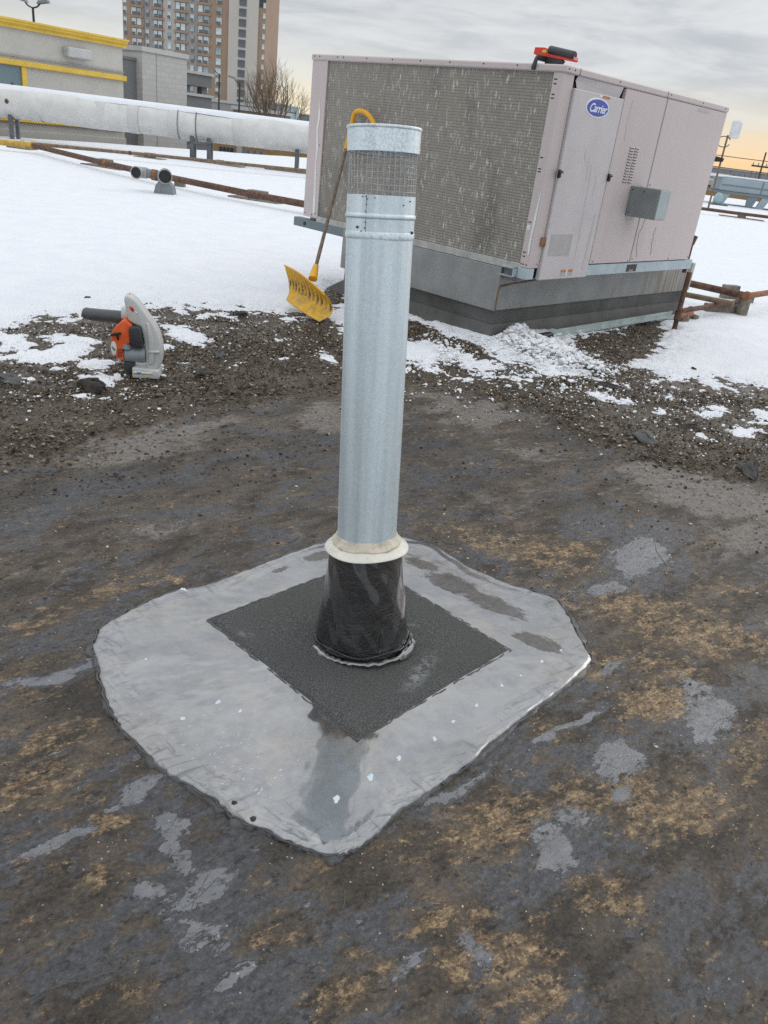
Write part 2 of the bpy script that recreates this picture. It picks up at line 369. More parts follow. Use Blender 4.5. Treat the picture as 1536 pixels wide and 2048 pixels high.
simple('beige_wall', (.51, .495, .46), .85, 0, .05, 1.2, .1, 8); simple('beige_wall_dark', (.34, .33, .315), .85, 0, .06, 1.2)  # second, darker beige for wall joints and a low building
simple('yellow_trim', (.72, .49, .07), .55, 0, .1, 1.5); simple('grey_wall', (.20, .205, .21), .8, 0, .07, 1)
simple('pale_coping', (.50, .50, .49), .7, 0, .06, 2)
N = NT('block_wall')
br = N.new('ShaderNodeTexBrick'); br.inputs['Scale'].default_value = 1.0; N.t.links.new(N.co(rot=(R_(-90), 0, 0)), br.inputs['Vector'])
br.inputs['Color1'].default_value = (.50, .495, .47, 1); br.inputs['Color2'].default_value = (.55, .54, .51, 1); br.inputs['Mortar'].default_value = (.46, .455, .43, 1)
br.inputs['Brick Width'].default_value = .4; br.inputs['Row Height'].default_value = .2; br.inputs['Mortar Size'].default_value = .02
N.set(Base_Color=N.mix(N.mul(N.noise(.6, 5), .35), br.outputs[0], (.42, .41, .385)), Roughness=.9); MAT['block_wall'] = N.m
simple('tower_brick', (.40, .285, .21), .85, 0, .06, .15); simple('tower_grey', (.44, .40, .37), .85, 0, .06, .15); simple('tower_light', (.53, .49, .455), .85, 0, .04, .1)
simple('tower_concrete', (.60, .565, .51), .85, 0, .04, .1)
simple('tower_pane', (.62, .72, .74), .25, 0, .25, .25); simple('tower_pane_mid', (.36, .44, .47), .2, 0, .3, .3); simple('tower_pane_dark', (.13, .14, .16), .25, 0, .3, .3); simple('dark_glass', (.05, .065, .08), .08, 0, .2, 1)
simple('shop_glass', (.16, .23, .26), .08, 0, .15, .6)
simple('tan_building', (.38, .24, .115), .85, 0, .1, .4); simple('low_brown', (.22, .17, .14), .85, 0, .1, .1); simple('teal_roof', (.30, .42, .44), .6, 0, .08, .1)
simple('far_grey', (.27, .29, .30), .9, 0, .1, .05)
simple('bark', (.19, .14, .10), .9, 0, .2, 3); simple('pole_dark', (.045, .045, .047), .7); simple('pole_wood', (.10, .075, .06), .9)
simple('cooler_paint', (.32, .39, .42), .6, .1, .08, 1); simple('cooler_dark', (.17, .21, .23), .6, .1, .1, 1)
simple('antenna_white', (.62, .64, .65), .5); simple('pvc', (.33, .33, .315), .5, 0, .08, 8); simple('pvc_dark', (.20, .22, .23), .5, 0, .1, 8)
simple('street', (.30, .31, .32), .9, 0, .15, .05)
simple('paint_drop', (.56, .63, .69), .45, 0, .06, 30)
simple('clod', (.038, .033, .029), .8, 0, .3, 18, .7, 40, (.10, .09, .075), .6)
simple('slab_grey', (.085, .083, .08), .75, 0, .25, 12, .6, 40)

# ------------------------------------------------------------------ mesh builder
class MB:
    def __init__(s): s.v = []; s.f = []; s.mi = []; s.sm = []
    def add(s, vs, fs, mi=0, smooth=False):
        o = len(s.v); s.v += [tuple(map(float, p)) for p in vs]
        for f in fs: s.f.append(tuple(i + o for i in f)); s.mi.append(mi); s.sm.append(smooth)
        return s
    def box(s, a, b, mi=0, bev=0.0):
        x0, y0, z0 = np.minimum(a, b); x1, y1, z1 = np.maximum(a, b)
        if bev <= 0:
            vs = [(x0, y0, z0), (x1, y0, z0), (x1, y1, z0), (x0, y1, z0), (x0, y0, z1), (x1, y0, z1), (x1, y1, z1), (x0, y1, z1)]
            fs = [(0, 3, 2, 1), (4, 5, 6, 7), (0, 1, 5, 4), (1, 2, 6, 5), (2, 3, 7, 6), (3, 0, 4, 7)]
            return s.add(vs, fs, mi)
        # chamfered box: 24 verts
        b_ = min(bev, (x1 - x0) * .45, (y1 - y0) * .45, (z1 - z0) * .45)
        X = (x0, x1); Y = (y0, y1); Z = (z0, z1); idx = {}; vs = []
        for i in (0, 1):
            for j in (0, 1):
                for k in (0, 1):
                    sx_ = b_ if i == 0 else -b_; sy_ = b_ if j == 0 else -b_; sz_ = b_ if k == 0 else -b_
                    for ax, p in enumerate(((X[i], Y[j] + sy_, Z[k] + sz_), (X[i] + sx_, Y[j], Z[k] + sz_), (X[i] + sx_, Y[j] + sy_, Z[k]))):
                        idx[i, j, k, ax] = len(vs); vs.append(p)
        fs = []
        def quad(l, out):
            p = [np.array(vs[q]) for q in l]; n = np.cross(p[1] - p[0], p[2] - p[0])
            if n @ np.array(out) < 0: l = l[::-1]
            fs.append(tuple(l))
        for i in (0, 1): quad([idx[i, 0, 0, 0], idx[i, 1, 0, 0], idx[i, 1, 1, 0], idx[i, 0, 1, 0]], (2 * i - 1, 0, 0))
        for j in (0, 1): quad([idx[0, j, 0, 1], idx[1, j, 0, 1], idx[1, j, 1, 1], idx[0, j, 1, 1]], (0, 2 * j - 1, 0))
        for k in (0, 1): quad([idx[0, 0, k, 2], idx[1, 0, k, 2], idx[1, 1, k, 2], idx[0, 1, k, 2]], (0, 0, 2 * k - 1))
        for j in (0, 1):
            for k in (0, 1): quad([idx[0, j, k, 1], idx[1, j, k, 1], idx[1, j, k, 2], idx[0, j, k, 2]], (0, 2 * j - 1, 2 * k - 1))
        for i in (0, 1):
            for k in (0, 1): quad([idx[i, 0, k, 0], idx[i, 1, k, 0], idx[i, 1, k, 2], idx[i, 0, k, 2]], (2 * i - 1, 0, 2 * k - 1))
        for i in (0, 1):
            for j in (0, 1): quad([idx[i, j, 0, 0], idx[i, j, 1, 0], idx[i, j, 1, 1], idx[i, j, 0, 1]], (2 * i - 1, 2 * j - 1, 0))
        for i in (0, 1):
            for j in (0, 1):
                for k in (0, 1): quad([idx[i, j, k, 0], idx[i, j, k, 1], idx[i, j, k, 2]], (2 * i - 1, 2 * j - 1, 2 * k - 1))
        return s.add(vs, fs, mi)
    def tube(s, pts, r, n=12, mi=0, cap=True, smooth=True, squash=1.0):
        pts = [np.array(p, float) for p in pts]; rs = r if isinstance(r, (list, tuple)) else [r] * len(pts)
        rings = []; up = None
        for i, p in enumerate(pts):
            t = (pts[min(i + 1, len(pts) - 1)] - pts[max(i - 1, 0)]); t /= max(np.linalg.norm(t), 1e-9)
            if up is None:
                up = np.array([0, 0, 1.0]) if abs(t[2]) < .9 else np.array([1.0, 0, 0])
            a = np.cross(t, up); a /= np.linalg.norm(a); b = np.cross(a, t); up = b
            rings.append([p + rs[i] * (math.cos(2 * math.pi * k / n) * a + squash * math.sin(2 * math.pi * k / n) * b) for k in range(n)])
        vs = [q for rr in rings for q in rr]; fs = []
        for i in range(len(pts) - 1):
            for k in range(n):
                fs.append((i * n + k, i * n + (k + 1) % n, (i + 1) * n + (k + 1) % n, (i + 1) * n + k))
        s.add(vs, fs, mi, smooth)
        if cap:
            o = len(s.v) - len(vs)
            s.f.append(tuple(o + k for k in range(n - 1, -1, -1))); s.mi.append(mi); s.sm.append(False)
            s.f.append(tuple(o + (len(pts) - 1) * n + k for k in range(n))); s.mi.append(mi); s.sm.append(False)
        return s
    def lathe(s, prof, c=(0, 0, 0), n=48, mi=0, smooth=True, wob=None):
        vs = []; fs = []
        for i, (r, z) in enumerate(prof):
            for k in range(n):
                a = 2 * math.pi * k / n; rr, zz2 = (r, z) if wob is None else wob(r, z, a)
                vs.append((c[0] + rr * math.cos(a), c[1] + rr * math.sin(a), c[2] + zz2))
        for i in range(len(prof) - 1):
            for k in range(n): fs.append((i * n + k, i * n + (k + 1) % n, (i + 1) * n + (k + 1) % n, (i + 1) * n + k))
        return s.add(vs, fs, mi, smooth)
    def prism(s, poly, ax, lo, hi, mi=0):
        # poly: 2D outline; ax: the axis it is extruded along (0,1,2)
        o = [i for i in range(3) if i != ax]; vs = []
        for h in (lo, hi):
            for p in poly:
                q = [0, 0, 0]; q[ax] = h; q[o[0]] = p[0]; q[o[1]] = p[1]; vs.append(q)
        n = len(poly); fs = [tuple(range(n - 1, -1, -1)), tuple(range(n, 2 * n))] + [(k, (k + 1) % n, n + (k + 1) % n, n + k) for k in range(n)]
        return s.add(vs, fs, mi)
    def blob(s, c, rad, n=2, mi=0, jit=.15, smooth=True, seed=None):
        rr = random.Random(seed if seed is not None else random.random())
        rows, cols = 6 * n // 2, 8 * n // 2; vs = []; fs = []
        ph = [rr.uniform(0, 6.28) for _ in range(6)]
        for i in range(rows + 1):
            th = math.pi * i / rows
            for k in range(cols):
                a = 2 * math.pi * k / cols
                q = 1 + jit * (math.sin(3 * a + ph[0] + 2 * th) * .5 + math.sin(2 * th * 2 + ph[1]) * .4 + math.sin(5 * a + ph[2] - 3 * th) * .35)
                vs.append((c[0] + rad[0] * q * math.sin(th) * math.cos(a), c[1] + rad[1] * q * math.sin(th) * math.sin(a), c[2] + rad[2] * q * math.cos(th)))
        for i in range(rows):
            for k in range(cols): fs.append((i * cols + k, (i + 1) * cols + k, (i + 1) * cols + (k + 1) % cols, i * cols + (k + 1) % cols))
        return s.add(vs, fs, mi, smooth)
    def mesh(s, name):
        me = bpy.data.meshes.new(name); me.from_pydata(s.v, [], s.f)
        me.polygons.foreach_set('material_index', s.mi); me.polygons.foreach_set('use_smooth', s.sm); me.update()
        if any(s.sm): me.set_sharp_from_angle(angle=R_(38))
        return me
    def build(s, name, mats, parent=None, fix=True):
        me = s.mesh(name)
        if fix:
            import bmesh
            bm = bmesh.new(); bm.from_mesh(me); bmesh.ops.recalc_face_normals(bm, faces=bm.faces); bm.to_mesh(me); bm.free()
            if any(s.sm): me.set_sharp_from_angle(angle=R_(38))
        for m in ([mats] if isinstance(mats, str) else mats): me.materials.append(MAT[m])
        o = bpy.data.objects.new(name, me); COL.objects.link(o)
        if parent is not None: o.parent = parent
        return o
def tag(o, label=None, cat=None, group=None, kind=None):
    for k, v in (('label', label), ('category', cat), ('group', group), ('kind', kind)):
        if v: o[k] = v
    return o
def thing(name, label, cat, loc=(0, 0, 0), rz=0.0, group=None):
    e = bpy.data.objects.new(name, None); COL.objects.link(e); e.location = tuple(map(float, loc)); e.rotation_euler = (0, 0, rz)
    e.empty_display_size = .2
    return tag(e, label, cat, group)
def inst(name, me, parent, loc=(0, 0, 0), rot=None, sc=None):
    o = bpy.data.objects.new(name, me); COL.objects.link(o); o.parent = parent; o.location = tuple(map(float, loc))
    if rot is not None: o.rotation_euler = rot
    if sc is not None: o.scale = sc
    return o
def npmesh(name, V, Fc, mat, smooth=True, attrs=None):
    me = bpy.data.meshes.new(name); V = np.ascontiguousarray(V, np.float32); Fc = np.ascontiguousarray(Fc, np.int32)
    k = Fc.shape[1]; me.vertices.add(len(V)); me.vertices.foreach_set('co', V.ravel())
    me.loops.add(Fc.size); me.loops.foreach_set('vertex_index', Fc.ravel())
    me.polygons.add(len(Fc)); me.polygons.foreach_set('loop_start', np.arange(0, Fc.size, k, dtype=np.int32))
    me.polygons.foreach_set('use_smooth', np.full(len(Fc), smooth)); me.update(calc_edges=True)
    for a, d in (attrs or {}).items():
        at = me.attributes.new(a, 'FLOAT', 'POINT'); at.data.foreach_set('value', np.ascontiguousarray(d, np.float32))
    me.materials.append(MAT[mat]); o = bpy.data.objects.new(name, me); COL.objects.link(o); return o

# ------------------------------------------------------------------ frame of the rooftop unit (solved from its corners)
HP = np.array([.909, 6.633, 0.0]); TH = .734
UU = np.array([-math.cos(TH), math.sin(TH), 0.0]); VV = np.array([math.sin(TH), math.cos(TH), 0.0])
HV_A, HV_B, HV_Z0, HV_Z1 = 2.829, 2.871, .686, 2.127
def hw(v, u, z=0.0): return HP + v * VV + u * UU + np.array([0, 0, z])

# ------------------------------------------------------------------ roof relief and zones
def mound(x, y):
    dv = (x - HP[0]) * VV[0] + (y - HP[1]) * VV[1]; du = (x - HP[0]) * UU[0] + (y - HP[1]) * UU[1]
    ax = np.maximum(np.maximum(-.05 - dv, dv - 3.7), 0); ay = np.maximum(np.maximum(.2 - du, du - 2.4), 0)
    return .040 * (1 - sstep(np.hypot(ax, ay), .05, 1.25)) * (1 - sstep(dv, .6, 2.6))
def curve(pts):
    xs, ys = zip(*pts); return lambda x: np.interp(x, xs, ys)
y_snow = curve([(-900, 700), (0, 692), (60, 668), (170, 652), (300, 642), (450, 640), (560, 655), (640, 655), (690, 690), (730, 735), (820, 756), (900, 775), (1000, 785), (1100, 795), (1200, 795), (1300, 782), (1400, 785), (1536, 795), (2400, 830)])
y_grav = curve([(-900, 1010), (0, 955), (120, 915), (240, 872), (400, 832), (550, 800), (690, 775), (820, 765), (950, 795), (1080, 835), (1180, 872), (1290, 925), (1400, 950), (1536, 965), (2400, 1010)])
def blobs(px, py, L):
    s = np.zeros_like(px)
    for (cx, cy, rx, ry, an, wt) in L:
        a = math.radians(an); dx = px - cx; dy = py - cy
        p = (dx * math.cos(a) + dy * math.sin(a)) / rx; q = (-dx * math.sin(a) + dy * math.cos(a)) / ry
        s = np.maximum(s, wt * np.exp(-(p * p + q * q) * .9))
    return s
SNOWP = [(150, 690, 110, 12, 4, .9), (60, 730, 90, 10, -6, .9), (190, 735, 50, 12, 0, .9), (330, 700, 40, 10, 0, .7), (110, 715, 120, 22, -8, 1), (60, 770, 60, 14, 10, .8), (210, 770, 60, 22, 10, .9), (30, 700, 70, 16, 0, .9), (370, 680, 60, 20, 15, 1), (300, 745, 40, 12, 0, .8), (560, 725, 26, 8, 0, .55), (380, 735, 30, 8, 0, .5), (110, 745, 50, 10, 0, .8), (40, 800, 40, 10, 0, .5), (1340, 800, 60, 10, 8, .6), (1130, 800, 60, 10, 8, .6), (860, 742, 30, 14, 0, .6), (1000, 770, 60, 10, 6, .6),
         (470, 735, 20, 8, 0, .5), (655, 722, 32, 14, 10, .9), (560, 690, 40, 10, 0, .4), (240, 800, 34, 14, 0, .8), (20, 690, 70, 20, 0, 1), (1420, 830, 60, 16, 0, .7), (1480, 870, 50, 18, 10, .9),
         (1310, 830, 50, 14, 0, .7), (1210, 800, 70, 16, 15, .8), (1530, 840, 60, 20, 0, .8), (1410, 880, 40, 12, 0, .6), (160, 800, 30, 10, 0, .6)]
BARE = [(830, 660, 100, 22, 22, 1), (930, 695, 60, 16, 18, 1), (670, 590, 30, 24, 35, 1), (1210, 700, 110, 42, -8, 1.1), (1280, 680, 60, 40, -20, 1), (1230, 745, 60, 20, 0, .9), (740, 622, 70, 20, 25, 1),
        (900, 735, 26, 16, 0, .55), (1040, 735, 70, 14, 5, .5), (1130, 765, 60, 12, 0, .5)]
OCH = [(60, 1575, 80, 50, -25, 1), (110, 1480, 130, 40, -20, .9), (60, 1330, 90, 16, -18, .8), (70, 1240, 90, 18, -12, .8), (200, 1195, 80, 14, -15, .7), (330, 1150, 60, 12, -15, .8), (200, 1665, 70, 24, -25, .8), (190, 1760, 60, 40, 0, .7),
       (1080, 1105, 120, 34, 10, .9), (930, 1065, 60, 20, 0, .6), (1290, 1230, 170, 36, 8, 1), (1420, 1290, 140, 40, 8, 1), (1340, 1340, 120, 34, 8, .9), (1190, 1330, 70, 30, 10, .8), (1310, 1420, 110, 36, 10, 1), (1250, 1470, 50, 40, 0, .7),
       (960, 1650, 60, 90, 40, 1), (1050, 1670, 50, 60, 30, 1), (1340, 1620, 140, 70, 10, .9), (1190, 1790, 90, 60, 0, .7), (1010, 1960, 110, 90, 0, .9), (690, 1960, 100, 36, -20, .8), (520, 1880, 80, 24, -15, .5), (1160, 1600, 60, 50, 0, .7), (820, 1720, 60, 40, 30, .6),
       (1500, 1500, 100, 60, 0, .7), (880, 1830, 50, 40, 0, .6), (1440, 1180, 80, 24, 0, .6)]
WET = [(150, 1345, 110, 11, -28, 1), (60, 1375, 60, 9, -20, .8), (270, 1603, 80, 17, -30, 1), (110, 1695, 90, 12, -25, .9), (345, 1660, 44, 26, 0, 1), (365, 1730, 60, 44, 20, 1), (310, 1800, 70, 34, 0, .8), (450, 1770, 100, 36, -30, .9), (390, 1880, 60, 44, -10, .8), (445, 1960, 50, 16, -35, 1),
       (250, 1540, 60, 14, -25, .6), (1110, 1700, 46, 70, 40, 1), (1160, 1640, 60, 40, 0, .7), (1240, 1520, 60, 40, 10, 1), (1260, 1580, 50, 24, 0, .7), (1405, 1440, 60, 60, 20, 1), (1400, 1385, 50, 18, 0, .7), (965, 1920, 20, 46, -25, 1), (830, 1930, 36, 13, -35, 1), (1010, 1700, 40, 14, -35, .6),
       (1275, 1115, 60, 42, -15, 1.25), (1215, 1182, 44, 14, 0, 1), (1180, 1440, 60, 7, -35, .9), (1100, 1490, 80, 6, -35, .9), (1240, 1330, 36, 12, -10, .6), (880, 1590, 120, 16, -32, .7), (640, 1800, 30, 22, 0, .5), (730, 1840, 80, 24, -25, .5), (120, 1505, 100, 8, -24, .7), (560, 1640, 60, 14, 30, .5)]
DUST = [(270, 895, 170, 40, -10, 1), (400, 860, 120, 24, -12, .8), (650, 835, 70, 36, 0, 1), (1330, 955, 120, 24, 10, 1.25), (1430, 1000, 160, 40, 10, 1.25), (1490, 1070, 110, 50, -20, .8), (960, 830, 130, 30, 5, .9), (880, 800, 90, 20, 5, .7), (1060, 900, 110, 30, 10, .6), (1000, 990, 160, 40, 0, .5), (420, 1000, 200, 20, -5, .4), (300, 1060, 200, 24, -6, .5), (60, 1130, 120, 40, 0, .5)]
DARK = [(830, 885, 70, 34, 0, 1), (960, 960, 70, 24, 0, .8), (200, 965, 260, 26, -6, .9), (560, 900, 160, 30, -6, .8), (1160, 880, 90, 26, 15, .8), (500, 1690, 260, 100, 0, .4), (180, 1450, 100, 50, -20, .6), (110, 1950, 160, 90, 0, .35), (1400, 1900, 200, 140, 0, .35), (1180, 1010, 50, 14, 0, .6), (1500, 1130, 60, 24, -20, .8), (820, 1560, 60, 40, 0, .5)]
def rroof(x, y):
    h0 = mound(x, y); px, py = project(np.stack([x, y, h0], -1))
    front = y > .2
    gz = sstep(py - y_snow(px), -70, -5) * (1 - sstep(py - y_grav(px) + 45 * fbm(x * 2.2, y * 2.2, 4), -14, 16)) * front
    bare = blobs(px, py, BARE)
    g = np.maximum(gz, sstep(bare, .3, .7))
    ridge = gz * (.016 + .05 * np.clip(fbm(x * 3.1, y * 3.1, 4) + .22, 0, 1))
    h = h0 + ridge + .010 * fbm(x * .9, y * .9, 3) * sstep(np.hypot(x, y - 2.2), .9, 1.8) + .0045 * fbm(x * 9, y * 9, 4) * sstep(np.hypot(x, y - 2.15), .6, .8) + g * .02 * fbm(x * 14, y * 14, 3)
    return h, px, py, g, gz, bare
def rh(x, y): return float(rroof(np.array([float(x)]), np.array([float(y)]))[0][0])
def on_roof(px, py):
    z = 0.0
    for _ in range(6): p = gnd(px, py, z); z = rh(p[0], p[1])
    p[2] = z; return p

def grid(xs, ys):
    X, Y = np.meshgrid(xs, ys); nx, ny = len(xs), len(ys)
    i = np.arange(nx * ny).reshape(ny, nx); Fq = np.stack([i[:-1, :-1], i[:-1, 1:], i[1:, 1:], i[1:, :-1]], -1).reshape(-1, 4)
    return X.ravel(), Y.ravel(), Fq
xs = np.arange(-4.5, 5.5, .02); ys = np.concatenate([np.arange(-.6, .5, .08), np.arange(.5, 3.2, .014), np.arange(3.2, 10.0, .03)])
X, Y, Fq = grid(xs, ys)
Hh, PX, PY, G, GZ, BR = rroof(X, Y)
ok = (Y > .25)
_pm = F / np.maximum(np.hypot(Y, HC), .6)      # pixels per metre, to warp the zone outlines
WX = PX + _pm * (.16 * fbm(X * 4, Y * 4, 5) + .05 * fbm(X * 19, Y * 19, 3)); WY = PY + _pm * .6 * (.16 * fbm(X * 4 + 50, Y * 4 + 9, 5) + .05 * fbm(X * 19 + 7, Y * 19, 3))
def msk(L): return blobs(WX, WY, L) * ok
roof = npmesh('roof', np.stack([X, Y, Hh], -1), Fq, 'roof_felt', True,
              dict(gravel=G, dust=msk(DUST), ochre=np.maximum(msk(OCH), .5 * (sstep(-PX, -20, 200) + sstep(PX, 1516, 1736))), wet=msk(WET), dark=msk(DARK)))
tag(roof, kind='structure')
# roof deck below (a slab with its outer edge) and the street beyond
ED = np.array([.553, .833, 0.0]); E0 = np.array([-14.19, 28.28, 0.0]); EN = np.array([-.833, .553, 0.0])
pE = [E0 + ED * t for t in (-60, 31)]
deck_poly = [(pE[0][0], pE[0][1]), (60, pE[0][1]), (60, 62), (4, 56), (pE[1][0], pE[1][1])]
tag(MB().prism(deck_poly, 2, -6.5, -.16).build('roof_deck', 'grey_wall'), kind='structure')
tag(MB().add([(-1500, -200, -6.6), (1500, -200, -6.6), (1500, 2600, -6.6), (-1500, 2600, -6.6)], [(0, 1, 2, 3)]).build('street', 'street'), kind='structure')

# ------------------------------------------------------------------ snow: near sheet with ragged thin edge, far sheet
xs2 = np.arange(-4.5, 5.5, .02); ys2 = np.arange(4.0, 10.0, .02)
X2, Y2, F2 = grid(xs2, ys2)
H2, P2x, P2y, G2, GZ2, B2 = rroof(X2, Y2)
def snowmask(px, py, bare):
    s = np.clip((y_snow(px) - py) / 34.0, -1.6, 1.4)
    s = np.maximum(s, -1.2 + 2.7 * blobs(px, py, SNOWP))
    s = s - 2.6 * np.clip(bare, 0, 1)
    mixed = np.exp(-((px - 1080) / 190) ** 2 - ((py - 735) / 50) ** 2)
    return s - .65 * mixed
SM = snowmask(P2x, P2y, B2)
nz = fbm(X2 * 6, Y2 * 6, 5) * 2.6 + fbm(X2 * 28, Y2 * 28, 3) * 1.3
edge = 1 - sstep(SM, .6, 1.3)
S = SM + nz * (.25 + .75 * edge) + edge * 1.6 * fbm(X2 * 17, Y2 * 17, 3)
S = np.where(Y2 < 4.1, -2, S)
thick = np.clip(S, -1, 1.2) * .020 + .004 * np.clip(S, 0, 1) + .016 * (fbm(X2 * 1.3, Y2 * 1.3, 4)) * sstep(S, .3, 1) + .010 * sstep(S, 0, .8) * fbm(X2 * 16, Y2 * 16, 3) + .02 * blobs(P2x, P2y, [(1090, 710, 120, 30, 18, 1), (1040, 680, 40, 24, 0, 1.4)])
Z2 = H2 + thick - GZ2 * .012
rimd = np.minimum.reduce([X2 + 4.5, 5.48 - X2, 9.98 - Y2]); Z2 = np.where(rimd < .02, Z2 - .05, Z2)
keep = (thick[F2] > -.012).any(1)
F2 = F2[keep]; used = np.unique(F2); remap = np.full(len(X2), -1); remap[used] = np.arange(len(used))
dirty = np.clip(edge * .95 + .75 * np.exp(-(np.clip(y_snow(P2x) - P2y, 0, 999) / 85) ** 2), 0, 1)
sn = npmesh('snow', np.stack([X2, Y2, Z2], -1)[used], remap[F2], 'snow', True, dict(dirty=dirty[used])); tag(sn, kind='structure')
# far snow sheet follows the outer roof edge
rows = np.concatenate([np.arange(-15, 10, .5), np.arange(10, 62, .6)]); vs = []; nc = 110
for yy in rows:
    xl = E0[0] + (yy - E0[1]) / ED[1] * ED[0] + .12
    if yy > 53: xl = min(xl, 2.4) + (yy - 53) * .6
    t = np.linspace(0, 1, nc); xx = xl + (60 - xl) * t ** 1.3
    vs.append(np.stack([xx, np.full(nc, yy)], -1))
vs = np.concatenate(vs); fx, fy = vs[:, 0], vs[:, 1]
inner = np.minimum.reduce([fx + 4.5, 5.5 - fx, 10.0 - fy, fy + 3.5])
fz = .015 + .05 * fbm(fx * .35, fy * .35, 3) + .02 * fbm(fx * 1.7, fy * 1.7, 3); fz = np.where(inner > .15, -.14, fz)
i = np.arange(len(rows) * nc).reshape(len(rows), nc)
Ff = np.stack([i[:-1, :-1], i[:-1, 1:], i[1:, 1:], i[1:, :-1]], -1).reshape(-1, 4)
sf = npmesh('snow', np.stack([fx, fy, fz], -1), Ff, 'snow', True, dict(dirty=np.zeros(len(fx)))); tag(sf, kind='structure')

# ------------------------------------------------------------------ loose gravel, crumbs and snow lumps (too many to count)
OCT = np.array([(1, 0, 0), (-1, 0, 0), (0, 1, 0), (0, -1, 0), (0, 0, 1), (0, 0, -1)], float)
OCTF = np.array([(0, 2, 4), (2, 1, 4), (1, 3, 4), (3, 0, 4), (2, 0, 5), (1, 2, 5), (3, 1, 5), (0, 3, 5)])
ph_ = (1 + 5 ** .5) / 2
ICO = np.array([(-1, ph_, 0), (1, ph_, 0), (-1, -ph_, 0), (1, -ph_, 0), (0, -1, ph_), (0, 1, ph_), (0, -1, -ph_), (0, 1, -ph_), (ph_, 0, -1), (ph_, 0, 1), (-ph_, 0, -1), (-ph_, 0, 1)]) / math.hypot(1, ph_)
ICOF = np.array([(0, 11, 5), (0, 5, 1), (0, 1, 7), (0, 7, 10), (0, 10, 11), (1, 5, 9), (5, 11, 4), (11, 10, 2), (10, 7, 6), (7, 1, 8), (3, 9, 4), (3, 4, 2), (3, 2, 6), (3, 6, 8), (3, 8, 9), (4, 9, 5), (2, 4, 11), (6, 2, 10), (8, 6, 7), (9, 8, 1)])
def scatter(name, P, rad, tone, mat, base=OCT, fb=OCTF, flat=.65, jit=.3, smooth=False):
    n = len(P); b = base[None] * (1 + RNG.uniform(-jit, jit, (n, len(base), 1)))
    b = b * (RNG.uniform(.7, 1.3, (n, 1, 3)) * np.array([1, 1, flat]))
    a = RNG.uniform(0, 6.283, n); ca, sa = np.cos(a)[:, None], np.sin(a)[:, None]
    t1 = RNG.uniform(-.5, .5, n)[:, None]; x_, y_, z_ = b[..., 0], b[..., 1], b[..., 2]
    y_, z_ = y_ * np.cos(t1) - z_ * np.sin(t1), y_ * np.sin(t1) + z_ * np.cos(t1)
    V = np.stack([x_ * ca - y_ * sa, x_ * sa + y_ * ca, z_], -1) * rad[:, None, None] + P[:, None, :]
    Fc = (fb[None] + (np.arange(n) * len(base))[:, None, None]).reshape(-1, 3)
    o = npmesh(name, V.reshape(-1, 3), Fc, mat, smooth, dict(tone=np.repeat(tone, len(base))))
    return tag(o, kind='stuff')
def cand(n, x0, x1, y0, y1):
    x = RNG.uniform(x0, x1, n); y = RNG.uniform(y0, y1, n); h, px, py, g, gz, br_ = rroof(x, y); return x, y, h, px, py, g, gz, br_
def curb_out(x, y):
    dv = (x - HP[0]) * VV[0] + (y - HP[1]) * VV[1]; du = (x - HP[0]) * UU[0] + (y - HP[1]) * UU[1]
    return ~((dv > -.04) & (dv < 3.75) & (du > .2) & (du < 2.5))
x, y, h, px, py, g, gz, br_ = cand(330000, -4.5, 5.5, 3.1, 8.9)
dens = np.clip(np.maximum(gz * (.30 + .9 * sstep(fbm(x * 2.6, y * 2.6, 4), -.22, .16)), g * .55 * (br_ > .15)), 0, 1)
dens *= np.where(snowmask(px, py, br_) > -.15, .30, 1.0)
stray = .05 * np.exp(-np.abs(py - y_snow(px) + 20) / 45) * (y < 9) + .14 * np.exp(-np.clip(py - y_grav(px), 0, 999) / 40) * (py > y_grav(px) - 5)
k = (RNG.random(len(x)) < np.maximum(dens * .62, stray)) & curb_out(x, y) & (px > -1200) & (px < 2600)
P = np.stack([x, y, h], -1)[k]; n = len(P)
rad = RNG.gamma(4, .00155, n).clip(.003, .018) * np.where(dens[k] < .05, .75, 1.0)
P[:, 2] += rad * .35 + RNG.uniform(0, .012, n) * (dens[k] > .4)
tone = np.clip(RNG.beta(1.5, 1.9, n) + .10 * (br_[k] > .3) + .16 * fbm(P[:, 0] * 2, P[:, 1] * 2, 3), 0, 1)
tag(scatter('gravel', P, rad, tone, 'gravel'), 'dark brown loose roof gravel swept into a ridge beside the snow', 'gravel')
x, y, h, px, py, g, gz, br_ = cand(60000, -3.0, 4.2, .6, 4.6)
dd = .10 * np.exp(-np.clip(py - y_grav(px), 0, 999) / 90) * (py > y_grav(px) - 20) * (.3 + sstep(fbm(x * 2, y * 2, 4), -.1, .2)) + .35 * blobs(px, py, DARK[1:4] + [(300, 930, 260, 50, -5, .9)]) * (py < 1040) + .0022
inside = (np.hypot(x + .03, y - 2.12) < .78)
k = (RNG.random(len(x)) < dd) & ~inside
P = np.stack([x, y, h], -1)[k]; n = len(P); rad = RNG.gamma(3, .0014, n).clip(.0018, .011); rad = np.where(P[:, 1] < 2.6, rad * .55, rad); P[:, 2] += rad * .3
tag(scatter('crumbs', P, rad, np.clip(RNG.beta(1.4, 3.4, n), 0, 1), 'gravel', ICO, ICOF, .55, .2), 'dark crumbs of gravel strewn over the scraped felt', 'gravel')
